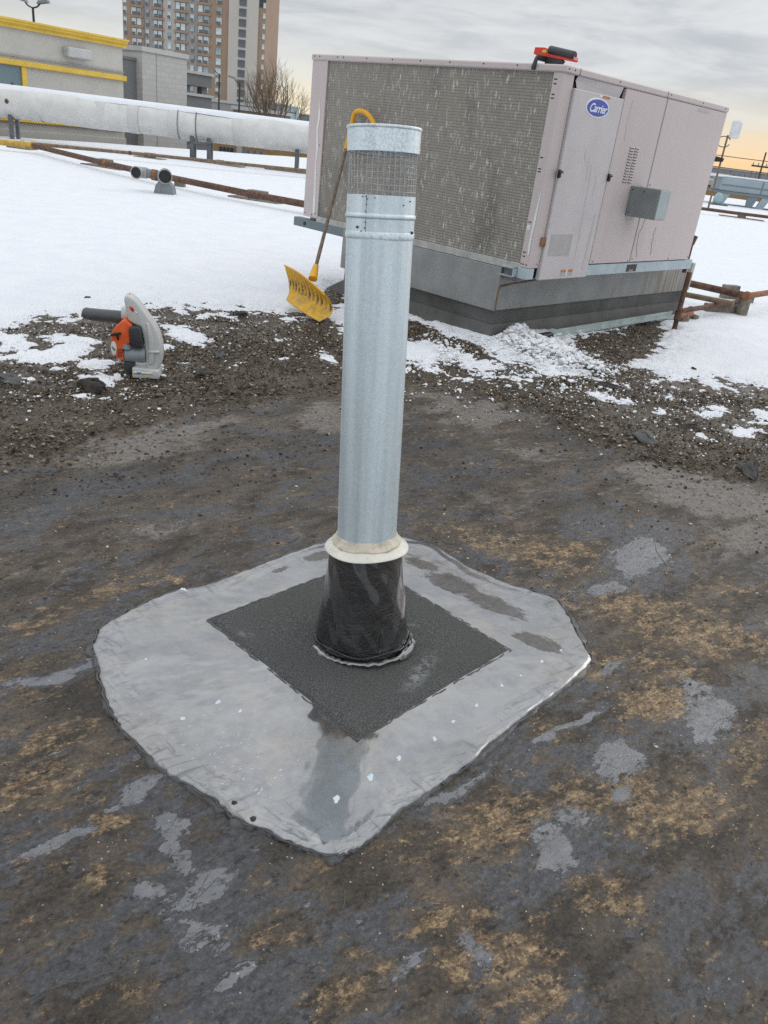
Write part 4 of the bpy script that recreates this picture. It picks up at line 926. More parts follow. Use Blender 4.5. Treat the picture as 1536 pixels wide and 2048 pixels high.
# disconnect box
db = MB().box((1.33, -.30, 1.115), (1.53, -.015, 1.362), 0, .004).build('disconnect_box', 'grey_box', unit)
MB().box((1.336, -.304, 1.120), (1.526, -.3005, 1.357), 0, .002).build('box_front', 'grey_box_lit', db)  # front face paler than the sides: its light is put into the colour
def dot(nm, p, ax, r, mat_, par, hh=.004):
    a = np.array(p, float); b = a.copy(); b[ax] -= hh; MB().tube([a, b], [r, r * .8], 8).build(nm, mat_, par)
for u_, z_ in ((-.04, 1.335), (-.04, 1.145), (-.15, 1.33)): dot('screw', (1.330, u_, z_), 0, .006, 'screw', db)
# latches
for v_, z_ in ((.146, 1.405), (.894, 1.41)):
    la = MB().box((v_ - .012, -.045, z_ - .03), (v_ + .012, -.02, z_ + .03), 0, .004); la.box((v_ - .03, -.05, z_ + .006), (v_ + .03, -.03, z_ + .022), 0, .004); la.build('latch', 'black', unit)
lt2 = MB().box((.105, -.02, .86), (.17, .0, .93), 0, .004); lt2.build('latch', 'rust_orange', unit)
MB().box((.215, -.0262, .785), (.53, -.0242, .955)).build('rating_plate', 'sticker_grey', p1)
for a_, b_, mm in ((.46, .535, 'sticker_orange'), (.56, .635, 'sticker_orange')):
    MB().box((a_, -.0262, .648), (b_, -.0245, .668)).build('warning_sticker', mm, p1); MB().box((a_, -.0262, .618), (b_, -.0245, .6475)).build('warning_sticker', 'sticker_grey', p1)
MB().box((.537, -.0262, .618), (.558, -.0245, .668)).build('warning_sticker', 'sticker_white', p1)
MB().box((2.25, -.0142, 2.035), (2.48, -.0122, 2.06)).build('sticker', 'sticker_grey', p3)
# wear: dried streaks and scrapes
N = NT('streak'); N.set(Base_Color=N.mix(N.noise(20, 5), (.50, .435, .43), (.55, .48, .475)), Roughness=.6); MAT['streak'] = N.m
def streak(v0, z0, z1, wd, y_, par, mat_='streak'):
    n2 = 14; L = []; Rr = []
    for k in range(n2):
        t = k / (n2 - 1); z_ = z0 + (z1 - z0) * t; ww = wd * (.35 + .65 * math.sin(math.pi * min(1, t * 1.1))) * (1 + .35 * random.uniform(-1, 1)); c_ = v0 + .012 * math.sin(3 * t + v0 * 9)
        L.append((c_ - ww, y_, z_)); Rr.append((c_ + ww, y_, z_))
    MB().add(L + Rr, [(k, k + 1, n2 + k + 1, n2 + k) for k in range(n2 - 1)]).build('dried_streak', mat_, par)
for q in ((.62, 1.30, .75, .012), (.70, 1.42, 1.25, .01), (.55, 1.55, 1.36, .014), (.60, 1.5, 1.3, .01), (.48, 1.6, 1.5, .01), (.80, 1.12, .66, .022)): streak(q[0], q[1], q[2], q[3], -.0248, p1)
for q in ((1.05, 2.0, 1.7, .02), (1.75, 1.1, .74, .05), (2.0, 1.02, .76, .03)): streak(q[0], q[1], q[2], q[3], -.0153, p2 if q[0] < 1.6 else p3)
pale = MB(); L = [(2.693, 1.76), (2.686, 1.60), (2.70, 1.50), (2.684, 1.31), (2.69, 1.2), (2.678, .95), (2.672, .73)]; wd_ = [.002, .022, .02, .024, .012, .026, .024]
vs_ = [(-.0022, u_ + w_ * .5, z_) for (u_, z_), w_ in zip(L, wd_)] + [(-.0022, u_ - w_ * .7, z_) for (u_, z_), w_ in zip(L, wd_)]
pale.add(vs_, [(k, k + 1, 8 + k, 7 + k) for k in range(6)]).build('peeled_strip', 'pale_scrape', unit)
L = [(.004, 1.28), (.006, 1.17), (.012, 1.0), (.016, .87), (.012, .79)]; wd_ = [.003, .014, .018, .016, .012]
vs_ = [(-.0022, u_ + w_, z_) for (u_, z_), w_ in zip(L, wd_)] + [(-.0022, u_ - w_ * .2, z_) for (u_, z_), w_ in zip(L, wd_)]
MB().add(vs_, [(k, k + 1, 6 + k, 5 + k) for k in range(4)]).build('peeled_strip', 'pale_scrape', unit)
# screws and slots
scm = MB().tube([(0, 0, 0), (-.003, 0, 0)], [.0062, .005], 8).mesh('screw'); scm.materials.append(MAT['screw'])
for u_ in (2.79, 2.72, 2.47, 2.39, 2.08, 1.76, 1.43, 1.1, .75, .42): inst('screw', scm, unit, (-.0125, u_, 2.112))
for v_ in (.04, .12, .78, 1.66, 2.3, 2.8): inst('screw', scm, unit, (v_, -.0165, 2.108), (0, 0, math.pi / 2))
for u_, z_ in ((2.80, .72), (2.70, .715), (2.645, .735), (2.65, 1.36), (.072, .715), (.05, .712), (.02, .712)): inst('screw', scm, unit, (-.001, u_, z_))
for v_, z_ in ((.10, .72), (.95, .725), (1.58, .715), (1.66, .73), (2.4, .72), (2.84, .725), (1.66, 1.38)): inst('screw', scm, unit, (v_, -.0145, z_), (0, 0, math.pi / 2))
for z_ in (2.03, 2.00, 1.93, 1.905, 1.50, 1.42, 1.40, 1.03, .80, .77): MB().box((-.0015, .045, z_), (.002, .072, z_ + .008)).build('slot', 'black', unit)
MB().box((-.003, .045, .975), (.0, .078, 1.01), 0, .001).build('keeper_plate', 'sticker_white', unit)

# ------------------------------------------------------------------ curb under the unit
N = NT('flashing_curb')
xyz = N.sep(); st = N.noise(1, 4, .6, N.co(scale=(16, 16, .8)))
c = N.ramp(N.noise(3.5, 6, .65), [(.3, (.22, .228, .226)), (.6, (.29, .30, .297)), (.8, (.34, .35, .345))])
rs = N.mul(N.step(xyz[0], 1.9, 3.2), N.step(st, .44, .60)); c = N.mix(N.mul(rs, .85), c, (.21, .13, .065))
N.set(Base_Color=c, Roughness=.5, Metallic=.25); N.bump(N.noise(30, 4), .12, .004); MAT['flashing_curb'] = N.m
curb = thing('unit_curb', 'grey sheet metal curb with dark flared skirt carrying the rooftop unit', 'curb', HP, RZ)
MB().box((.0, .25, .292), (3.66, 2.21, .598), 0, .006).build('upper_flashing', 'flashing_curb', curb)
MB().box((-.006, .252, .288), (.018, 2.208, .650), 0, .004).build('coil_fascia', 'flashing_curb', curb)
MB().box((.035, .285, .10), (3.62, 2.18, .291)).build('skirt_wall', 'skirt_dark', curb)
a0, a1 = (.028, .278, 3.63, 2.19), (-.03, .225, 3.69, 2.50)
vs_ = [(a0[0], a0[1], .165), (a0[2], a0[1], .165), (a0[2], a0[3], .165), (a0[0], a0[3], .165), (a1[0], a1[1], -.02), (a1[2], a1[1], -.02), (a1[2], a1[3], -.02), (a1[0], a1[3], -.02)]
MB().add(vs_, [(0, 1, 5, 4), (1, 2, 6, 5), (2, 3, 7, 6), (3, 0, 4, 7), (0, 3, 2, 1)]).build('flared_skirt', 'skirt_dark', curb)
MB().tube([(-.004, .248, .296), (-.004, .248, .46), (.01, .247, .495), (.2, .247, .512), (.55, .247, .53)], [.007, .008, .009, .007, .005], 8).build('rusty_seam', 'rust_stain', curb)
for k in range(14): dot('rivet', (-.006, .34 + k * .132, .305), 0, .004, 'screw_pale', curb, .002)
MB().box((3.60, .242, .295), (3.67, .28, .60), 0, .005).build('end_clip', 'strip_pale', curb)
# pale metal strip at the foot of the curb
q0, q1 = on_roof(1104, 676), on_roof(1345, 641)
gs = thing('metal_strip', 'pale green metal strip lying along the foot of the curb', 'metal strip', q0 + np.array([0, 0, .02]))
d_ = q1 - q0; L_ = np.linalg.norm(d_[:2]); gs.rotation_euler = (0, 0, math.atan2(d_[1], d_[0]))
MB().prism([(-.012, -.015), (.03, -.015), (.03, .045), (.024, .045), (.024, -.005), (-.012, -.005)], 0, 0, L_).build('angle_profile', 'pale_green_metal', gs)
MB().box((-.19, -.02, -.02), (-.002, .05, .03), 0, .01).build('bent_end', 'black', gs)

# ------------------------------------------------------------------ red tool on top of the unit
tl = thing('hand_tool', 'red and black hand tool with a clamp lying on top of the air unit', 'tool', hw(.10, .16, 2.131), math.atan2(-UU[1], -UU[0]))
# local +x runs towards the panel side
body = MB().prism([(-.19, .070), (-.17, .062), (-.03, .050), (.17, .028), (.18, .038), (.17, .06), (-.02, .088), (-.10, .112), (-.185, .112)], 1, -.028, .028)
body.build('body', 'red_plastic', tl)
MB().tube([(-.06, -.012, .098), (-.055, -.012, .098), (.165, -.012, .066), (.172, -.012, .065)], [.026, .030, .030, .024], 16).build('grip', 'dark_plastic', tl)
MB().box((-.115, -.031, .075), (-.075, .031, .098), 0, .004).build('yellow_insert', 'sticker_yellow', tl)
MB().prism([(-.08, .0), (.05, .0), (.075, .03), (.05, .045), (-.075, .055)], 1, -.022, .022).build('base_block', 'dark_plastic', tl)
MB().tube([(-.09, -.10, .052), (-.09, -.118, .03), (-.10, -.122, -.03), (-.10, -.122, -.045)], [.012, .014, .018, .016], 10).build('clamp_knob', 'dark_plastic', tl)
MB().box((-.105, -.105, .02), (-.07, .02, .056), 0, .005).build('clamp_arm', 'dark_plastic', tl)

# ------------------------------------------------------------------ snow shovel leaning on the coil
def snow_pt(px, py): q = on_roof(px, py); return gnd(px, py, q[2] + .022)
c_bl, c_br = snow_pt(573, 603), snow_pt(638, 643); c_bl = aty(572, 600, c_bl[1] - .25)
c_tl, c_tr = aty(569, 531, c_bl[1] + .16), aty(650, 590, c_br[1] + .16)
so_ = (c_bl + c_br) / 2
sh = thing('snow_shovel', 'yellow ribbed plastic snow shovel with wooden handle leaning on the coil', 'shovel', so_)
nu, nv_ = 64, 26; vs_ = []; gr_ = []
nrm = np.cross(c_br - c_bl, c_tl - c_bl); nrm /= np.linalg.norm(nrm)
if nrm[1] < 0: nrm = -nrm
for j_ in range(nv_):
    t = j_ / (nv_ - 1)
    for i_ in range(nu):
        s_ = i_ / (nu - 1)
        b = c_bl * (1 - s_) + c_br * s_; tp_ = c_tl * (1 - s_) + c_tr * s_
        # rounded top corners, bowed sides
        p = b * (1 - t) + tp_ * t + nrm * (.085 * math.sin(math.pi * t) - .03 * math.sin(math.pi * s_))
        p = p + np.array([.03 * (s_ - .5) * 2 * math.sin(math.pi * t), 0, .035 * math.sin(math.pi * s_) * t])
        rib = .5 + .5 * math.cos(2 * math.pi * s_ * 12); up_ = float(sstep(np.array(t), .30, .45)) * (1 - float(sstep(np.array(t), .86, .96)))
        p = p - nrm * .011 * rib * up_
        vs_.append(p - so_); gr_.append(max(0, 1 - rib * 1.3) * up_ * math.exp(-((t - .55) / .16) ** 2) * 1.2 + .12)  # darker tone in the grooves between the ribs, strongest mid-height
Fs = [(j_ * nu + i_, j_ * nu + i_ + 1, (j_ + 1) * nu + i_ + 1, (j_ + 1) * nu + i_) for j_ in range(nv_ - 1) for i_ in range(nu - 1)]
bl_ = npmesh('blade', np.array(vs_), np.array(Fs), 'yellow_shovel', True, dict(rib_tone=np.array(gr_))); bl_.parent = sh
bl_.modifiers.new('thick', 'SOLIDIFY').thickness = .005
MB().tube([np.array(vs_[(nv_ - 1) * nu + i_]) for i_ in range(0, nu, 3)], .008, 8).build('blade_rim', 'yellow_grip', bl_)
h0 = aty(628, 548, (c_tl[1] + c_tr[1]) / 2) - so_
hp_ = onplane(694, 290, hw(-.06, 0), VV) - so_
MB().tube([h0 - (hp_ - h0) * .035, h0 + (hp_ - h0) * .06], [.04, .024], 12).build('socket', 'yellow_grip', sh)
MB().tube([h0 + (hp_ - h0) * t for t in np.linspace(0.03, 1, 8)], [.0165 + .001 * math.sin(k * 2) for k in range(8)], 12).build('handle', 'handle_wood', sh)
ax_ = (hp_ - h0) / np.linalg.norm(hp_ - h0); sd = np.array([.80, -.55, .1]); sd -= ax_ * (sd @ ax_); sd /= np.linalg.norm(sd)
def gpt(px, py, d=0.0): return onplane(px, py, hw(-.06 - d, 0), VV) - so_
MB().tube([hp_ - ax_ * .05, gpt(697, 280), gpt(699, 268)], [.022, .024, .02], 10).build('grip_neck', 'yellow_grip', sh)
gp = [gpt(698, 276), gpt(703, 255), gpt(709, 228), gpt(721, 222), (gpt(736, 229)), gpt(748, 248), gpt(748, 266), gpt(728, 276), gpt(704, 276)]
MB().tube(catmull(gp, 6, False), .022, 10).build('grip', 'yellow_grip', sh)

# ------------------------------------------------------------------ leaf blower
bo = on_roof(297, 752); bo[2] += .01
bw = thing('leaf_blower', 'orange and grey handheld leaf blower standing on gravel and snow', 'leaf blower', bo, R_(10))
K = 2330.0
def bz(x_, y_): return ((x_ - 1080) / K, (1175 - y_) / K * 1.045)
def slab(poly, d0, d1, nm, mat_, par, bev=.010, seg=3):
    o = MB().prism([bz(*p) for p in poly], 1, d0, d1).build(nm, mat_, par)
    if bev:
        b = o.modifiers.new('bev', 'BEVEL'); b.width = bev; b.segments = seg; b.limit_method = 'ANGLE'; b.angle_limit = R_(40)
    for p in o.data.polygons: p.use_smooth = True
    return o
hs = slab([(790, 105), (830, 92), (890, 112), (965, 175), (1040, 270), (1110, 360), (1185, 460), (1240, 570), (1275, 690), (1290, 820), (1284, 930), (1262, 1020), (1235, 1075), (1080, 1080), (1052, 1000), (1052, 800), (1030, 640), (1000, 500), (905, 470), (838, 432), (812, 330), (785, 180)], -.045, .065, 'fan_housing', 'light_grey_plastic', bw, .016)
slab([(1075, 420), (1120, 440), (1180, 640), (1195, 800), (1180, 960), (1140, 1010), (1100, 1000), (1110, 800), (1090, 600)], -.056, -.03, 'housing_rib', 'light_grey_plastic', hs, .008)
slab([(1098, 805), (1250, 800), (1255, 830), (1100, 840)], -.062, -.03, 'housing_rib', 'light_grey_plastic', hs, .005)
slab([(855, 235), (905, 240), (920, 285), (905, 305), (862, 270)], -.0465, -.044, 'brand_mark', 'red_plastic', hs, 0)
slab([(935, 290), (960, 305), (965, 330), (945, 322)], -.0465, -.044, 'white_mark', 'logo_white', hs, 0)
slab([(812, 98), (850, 96), (865, 110), (825, 112)], -.03, .03, 'trigger', 'red_plastic', hs, .003)
eng = slab([(605, 640), (640, 545), (735, 450), (790, 408), (850, 445), (900, 480), (870, 520), (860, 640), (870, 720), (760, 760), (750, 860), (775, 945), (740, 972), (690, 940), (640, 880), (602, 760)], -.07, .06, 'engine_cover', 'orange_plastic', bw, .018)
for k in range(6):
    slab([(690, 815 + k * 18), (745, 800 + k * 20), (748, 806 + k * 20), (692, 822 + k * 18)], -.0715, -.069, 'vent_slot', 'black', eng, 0)
c_ = bz(640, 795); MB().add([(c_[0], -.078, c_[1])] + [(c_[0] + .017 * math.cos(a), -.0715, c_[1] + .043 * math.sin(a)) for a in np.linspace(0, 6.283, 25)[:-1]], [(0, 1 + k, 1 + (k + 1) % 24) for k in range(24)], 0, True).build('starter_disc', 'sticker_white', eng)
slab([(620, 770), (665, 812), (658, 826), (615, 785)], -.0795, -.076, 'disc_mark', 'dark_plastic', eng, 0)
slab([(845, 520), (880, 482), (985, 478), (1008, 510), (1040, 730), (1030, 775), (890, 775), (868, 700)], -.085, .03, 'filter_cover', 'dark_plastic', bw, .014)
slab([(600, 620), (640, 590), (740, 572), (752, 595), (710, 610), (716, 680), (695, 682), (682, 618), (612, 632)], -.085, -.068, 'starter_handle', 'black', bw, .003)
a, b = bz(755, 890), bz(1055, 890)
MB().tube([(a[0], -.02, a[1]), (a[0] + .012, -.02, a[1]), (b[0] - .012, -.02, b[1]), (b[0], -.02, b[1])], [.034, .048, .050, .044], 20).build('fuel_tank', 'tank_plastic', bw)
a = bz(805, 800); b = bz(805, 735); MB().tube([(a[0], -.045, a[1]), (b[0], -.045, b[1])], [.031, .029], 16).build('tank_neck', 'tank_plastic', bw)
a = bz(808, 765); b = bz(808, 735); MB().tube([(a[0], -.046, a[1]), (b[0], -.046, b[1])], [.024, .024], 14).build('fuel_cap', 'black', bw)
a, b = bz(790, 445), bz(170, 445)
MB().tube([(a[0], .06, a[1]), (a[0] - .09, .062, a[1]), (b[0] + .055, .07, b[1] + .0), (b[0] + .015, .07, b[1] + .004), (b[0], .07, b[1] + .008)], [.040, .039, .038, .036, .024], 22).build('blower_tube', 'grey_tube_plastic', bw)
a = bz(800, 420); MB().tube([(a[0] - .035, .06, a[1] + .01), (a[0] + .02, .06, a[1] + .012)], .044, 20).build('tube_clamp', 'light_grey_plastic', bw)
ft = slab([(880, 1045), (1245, 1065), (1262, 1150), (1240, 1190), (880, 1190)], -.075, .08, 'base_plate', 'light_grey_plastic', bw, .008)
slab([(895, 1092), (1165, 1088), (1165, 1128), (895, 1132)], -.0765, -.0745, 'warning_label', 'sticker_white', ft, 0)
slab([(942, 1100), (1002, 1098), (1002, 1126), (942, 1128)], -.0775, -.076, 'label_panel', 'sticker_blue', ft, 0)
for x_ in (920, 1030, 1072): slab([(x_ - 16, 1126), (x_ + 16, 1126), (x_, 1098)], -.0775, -.076, 'label_triangle', 'sticker_yellow', ft, 0)
slab([(760, 985), (900, 985), (890, 1150), (800, 1170), (750, 1090)], -.05, .04, 'rubber_foot', 'dark_plastic', bw, .012)
slab([(690, 950), (735, 960), (700, 1015), (665, 1005)], -.05, -.02, 'spark_guard', 'light_grey_plastic', bw, .004)

# ------------------------------------------------------------------ loose clods and slabs of crust
CL = [(1290, 882, .11, .035, 'slab_grey', 'flat grey slab of felt crust tipped up at the gravel edge'), (1495, 945, .075, .05, 'slab_grey', 'grey angular chunk of crust on the bare edge of the gravel'),
      (185, 780, .10, .05, 'clod', 'dark clod of crust beside patches of snow left of the blower'), (405, 750, .09, .025, 'clod', 'dark flat clod right of the blower foot'),
      (1380, 860, .08, .03, 'clod', 'dark crust piece half buried in gravel below the snowfield'), (20, 760, .11, .02, 'slab_grey', 'pale grey flat slab lying in gravel and snow'),
      (1210, 775, .07, .03, 'clod', 'reddish dark clod on the thin snow below the heap'), (440, 712, .055, .02, 'slab_grey', 'small grey flake of crust on the gravel ridge'),
      (375, 660, .05, .015, 'slab_grey', 'pale flake lying in the snow patch behind the blower'), (480, 630, .06, .025, 'clod', 'brown clod at the snow edge between blower and shovel'),
      (175, 602, .035, .03, 'slab_grey', 'lone grey stone on clean snow above the blower tube'), (1385, 742, .035, .025, 'clod', 'small dark clod alone on the snow right of the bare gravel'), (1345, 703, .02, .015, 'clod', 'tiny dark crumb on snow near the standing rusty pipe'),
      (760, 690, .03, .02, 'clod', 'dark lump on snow just beside the vent pipe')]
for k, (a, b, r, hh, mm, lb) in enumerate(CL):
    q = on_roof(a, b); o = MB(); o.blob((0, 0, hh * .3), (r, r * .6, hh), 3, jit=.32, smooth=False, seed=k + 3)
    ob = o.build('crust_chunk', mm); ob.location = q; ob.rotation_euler = (random.uniform(-.15, .15), random.uniform(-.15, .15), random.uniform(0, 3)); tag(ob, lb, 'crust')

# ------------------------------------------------------------------ insulated duct on legs
dA, dB = np.array([-17.0, 27.25, 0]), np.array([6.0, 29.3, 0]); dd_ = (dB - dA) / np.linalg.norm(dB - dA); DR = .465; DZ = 1.53 - DR
duct = thing('insulated_duct', 'long off-white insulated duct on steel legs crossing the snowy roof', 'duct', dA, math.atan2(dd_[1], dd_[0]))
LD = np.linalg.norm(dB - dA)
def s_at(px):   # where the sight line of a column of the photograph crosses the duct's line
    lo, hi = 0.0, LD
    for _ in range(40):
        m_ = (lo + hi) / 2; x_, _y = project((dA + dd_ * m_ + np.array([0, 0, DZ]))[None])
        lo, hi = (m_, hi) if x_[0] < px else (lo, m_)
    return lo
sv_ = np.linspace(s_at(0), LD, 60)
MB().tube([(s, .02 * math.sin(s * .9), DZ + .012 * math.sin(s * 1.7)) for s in sv_], [DR * (1 + .012 * math.sin(s * 2.3)) for s in sv_], 32).build('duct_wrap', 'insulation', duct)
s0 = s_at(0)
MB().tube(catmull([(s0 + .3, 0, DZ), (s0 - .3, 0, DZ - .02), (s0 - .8, .15, DZ - .12), (s0 - 1.15, .6, DZ - .3), (s0 - 1.2, 1.3, DZ - .35), (s0 - 1.2, 3.0, DZ - .35)], 5, False), DR * 1.01, 28).build('elbow', 'insulation', duct)
for px_ in (75, 142, 206, 272, 352, 478, 540):
    s = s_at(px_); MB().tube([(s - .16, 0, DZ), (s + .16, 0, DZ)], DR * 1.016, 32, cap=False).build('wrap_band', 'insulation_band', duct)
for px_ in (360, 396): s = s_at(px_); MB().tube([(s - .012, 0, DZ), (s + .012, 0, DZ)], DR * 1.03, 32).build('clamp_ring', 'steel_leg', duct)
s = s_at(25); MB().blob((s, -DR, DZ + .02), (.07, .05, .07), 2).build('rusty_cap', 'rust', duct)
s = s_at(28); MB().tube([(s, 0, DZ + DR - .02), (s, 0, DZ + DR + .10)], .05, 8).build('rusty_cap', 'rust', duct)
for pa, sh_ in ((25, 0), (387, 0), (421, .0), (597, 0), (760, 0)):
    s = s_at(pa); MB().box((s - .06, -.32, -.02), (s + .06, -.22, DZ - DR * .6), 0, .01).build('leg', 'steel_leg', duct)
    MB().box((s - .05, .2, -.02), (s + .05, .3, DZ - DR * .6)).build('leg', 'steel_leg', duct)
    MB().box((s - .06, -.36, DZ - DR * 1.06), (s + .06, .36, DZ - DR * .93)).build('cross_bar', 'steel_leg', duct)
s1, s2 = s_at(387), s_at(421); MB().box((s1, -.33, DZ - DR * 1.18), (s2, -.25, DZ - DR * 1.02)).build('cross_bar', 'steel_leg', duct)
for s1_ in (s_at(400), s_at(597)): MB().box((s1_ - 1.0, -.62, .0), (s1_ + 1.0, -.35, .07), 0, .01).build('sleeper_board', 'weathered_wood', duct)
# snow lying on the duct
V = []; ss = np.linspace(s0, LD, 160); na = 15
for s in ss:
    wl = .75 + .22 * float(fbm(np.array([s * 1.3]), np.array([2.0]), 4)[0])
    for k in range(na):
        a = math.pi / 2 + (k / (na - 1) - .5) * 2 * wl; th_ = .035 * math.sin(math.pi * k / (na - 1)) ** .6
        V.append(dA + dd_ * s + np.array([-dd_[1], dd_[0], 0]) * math.cos(a) * (DR * 1.005 + th_) + np.array([0, 0, DZ + (DR * 1.005 + th_) * math.sin(a)]))
ii = np.arange(len(ss) * na).reshape(len(ss), na); Fd = np.stack([ii[:-1, :-1], ii[:-1, 1:], ii[1:, 1:], ii[1:, :-1]], -1).reshape(-1, 4)
tag(npmesh('snow_cover', np.array(V), Fd, 'snow', True, dict(dirty=np.zeros(len(V)))), kind='stuff')

# ------------------------------------------------------------------ gas pipes on blocks
def pipe_run(nm, label, pts, r, mat_, joints=(), jm='rust_orange'):
    t = thing(nm, label, 'pipe', (pts[0][0], pts[0][1], 0)); o0 = np.array([pts[0][0], pts[0][1], 0])
    MB().tube([np.array(p) - o0 for p in pts], r, 12).build('pipe', mat_, t)
    for jx in joints:
        jx = np.array(jx) - o0; MB().blob(jx, (r * 1.45, r * 1.45, r * 1.3), 2, jit=.08).build('coupling', jm, t)
    return t
pz_ = .20
A = [gnd(66, 291, pz_), gnd(212, 327, pz_), gnd(300, 347, pz_), gnd(515, 391, pz_), gnd(612, 409, pz_)]; A += [A[-1] + (A[-1] - A[-2]) * .5]
pipe_run('gas_pipe', 'thick rusty red gas pipe running across the snow towards the unit', A, .062, 'rust', [A[0] + (A[1] - A[0]) * .02, A[1]])
Bp = [gnd(66, 291, pz_), gnd(0, 284, pz_), gnd(-80, 277, pz_)]
t = pipe_run('gas_pipe', 'short yellow painted gas pipe with valve at the left roof edge', Bp, .075, 'yellow_gas_paint', [Bp[0], Bp[0] + (Bp[1] - Bp[0]) * .3], 'yellow_gas_paint')
Cp = [gnd(70, 288, .22), gnd(260, 306, .22), gnd(420, 322, .22), gnd(610, 341, .22)]; Cp += [Cp[-1] + (Cp[-1] - Cp[-2])]
pipe_run('gas_pipe', 'thin brown pipe running below the insulated duct along the roof edge', Cp, .045, 'brown_pipe', [Cp[1]], 'rust')
def support(px, py, L, label, base=True, ang=-18, w_=.3, hgt=.15):
    q = gnd(px, py); t = thing('pipe_support', label, 'pipe support', q, R_(ang))
    MB().box((-w_ / 2, -.11, .05), (w_ / 2, .11, .05 + hgt), 0, .01).build('block', 'weathered_wood', t)
    if base: MB().box((-L / 2, -.22, -.02), (L / 2, .22, .045), 0, .012).build('board', 'weathered_wood', t)
support(515, 402, 1.15, 'wooden block on a wide board under the rusty red pipe by the unit', True, -20, .38)
support(212, 336, 1.2, 'wooden block on a snowy board under the rusty pipe coupling', True, -20, .3)
support(45, 298, .7, 'dark block under the yellow pipe valve', True, -10, .5, .1)
support(300, 318, .9, 'small block on boards under the thin brown pipe', True, -10, .3, .12)
support(440, 330, 1.6, 'long board under the thin brown pipe beside the duct legs', True, -12, .2, .1)
MB_ = MB().box((-.11, -.06, -.02), (.11, .06, .16), 0, .008).build('wood_block', 'weathered_wood'); MB_.location = gnd(360, 375); tag(MB_, 'loose square wooden block behind the twin vent elbows', 'block')

# twin vent elbows
q = gnd(330, 389); ve = thing('vent_elbows', 'pair of grey vent elbows with open ends on a squat base in snow', 'vent', q, R_(4))
def ring_end(c, d, r):
    c = np.array(c, float); d = np.array(d, float); d /= np.linalg.norm(d); a_ = np.cross(d, [0, 0, 1.0]); a_ /= np.linalg.norm(a_); b_ = np.cross(a_, d)
    MB().tube([c - d * .12, c], r, 20, cap=False).build('elbow', 'pvc', ve)
    MB().tube([c - d * .02, c - d * .015], r * .95, 20).build('opening', 'black', ve)
    MB().tube([c + (a_ * math.cos(t) + b_ * math.sin(t)) * r for t in np.linspace(0, 2 * math.pi, 25)], .010, 8, cap=False).build('rim', 'pvc', ve)
MB().prism([(-.20, -.04), (.20, -.04), (.16, .16), (.10, .22), (-.10, .22), (-.15, .16)], 1, -.12, .14).build('base', 'pvc_dark', ve)
MB().tube(catmull([(-.02, .05, .18), (-.02, .06, .26), (-.0, .03, .33), (.02, -.06, .345)], 5, False), .125, 18).build('elbow', 'pvc', ve); ring_end((.04, -.15, .33), (.25, -1, -.05), .125)
MB().tube([(-.04, .08, .31), (-.22, .10, .32), (-.36, .10, .335)], .085, 16).build('cross_pipe', 'pvc_dark', ve)
MB().tube([(-.16, .09, .315), (-.26, .10, .322)], .1, 16).build('rusty_sleeve', 'rust_orange', ve)
MB().tube(catmull([(-.36, .10, .335), (-.46, .08, .335), (-.5, .0, .335)], 4, False), .1, 16).build('elbow', 'pvc', ve); ring_end((-.52, -.07, .335), (-.15, -1, 0), .105)

# ------------------------------------------------------------------ rusty pipework right of the unit
q = on_roof(1348, 660)
rp = thing('standing_pipe', 'rusty pipe standing upright against the right end of the curb', 'pipe', q)
MB().tube([(0, 0, -.03), (0, 0, .60)], .026, 12).build('pipe', 'rust', rp); MB().tube([(0, 0, .10), (0, 0, .20)], .036, 12).build('tee', 'rust', rp)
MB().tube([(0, 0, .15), (.10, .05, .16), (.18, .12, .17)], .026, 10).build('branch', 'rust_orange', rp)
q2 = hw(2.96, .05, 0)
MB().tube([aty(1382, 524, q2[1]) - 0 * q2, aty(1388, 478, q2[1])], [.022, .02], 10)
o = MB().tube([(0, 0, .55), (0, 0, .86)], .022, 10); o.tube([(0, 0, .84), (.02, 0, .93)], .028, 10); o = o.build('pipe_stub', 'rust'); o.location = hw(2.99, .05, 0); tag(o, 'short rusty pipe stub rising behind the right edge of the unit', 'pipe')
zA = .26; a1, a2, a3 = gnd(1380, 567, zA), gnd(1493, 592, zA), gnd(1560, 582, zA)
pipe_run('gas_pipe', 'rust-caked black pipe leaving the curb to an orange elbow', [a1 + (a1 - a2) * .3, a1, a2], .042, 'rust', [a2]); pipe_run('gas_pipe', 'orange rusted pipe leading away from the elbow over the snow', [a2, a3, a3 + (a3 - a2)], .036, 'rust_orange')
b1, b2_ = gnd(1366, 588, .2), gnd(1468, 608, .2); pipe_run('gas_pipe', 'thin grey brown pipe below the rust-caked pipe', [b1, b2_], .032, 'brown_pipe')
b1, b2_ = gnd(1362, 622, .14), gnd(1475, 604, .14); pipe_run('gas_pipe', 'pinkish rusty pipe joining the standing pipe to the wooden blocks', [b1, b2_], .028, 'rust', [b1 + (b2_ - b1) * .15, b2_], 'rust')
def block(px, py, sx_, sy_, h_, rz_, label, mm='weathered_wood'):
    o = MB().box((-sx_, -sy_, -.02), (sx_, sy_, h_), 0, .008).build('wood_block', mm); o.location = gnd(px, py); o.rotation_euler = (0, 0, R_(rz_)); tag(o, label, 'block')
block(1440, 628, .24, .05, .12, 20, 'long rusty brown timber lying under the pinkish pipe'); block(1480, 634, .055, .05, .22, 20, 'upright wooden block at the end of the timber')
block(1488, 607, .10, .06, .14, 20, 'grey wooden block under the orange pipe elbow'); block(1455, 600, .12, .05, .2, 20, 'dark wooden block under the rust-caked pipe')
block(1366, 646, .045, .04, .07, 10, 'small grey block beside the standing pipe'); block(1386, 642, .04, .04, .07, 30, 'small pale block alone on the snow by the standing pipe')

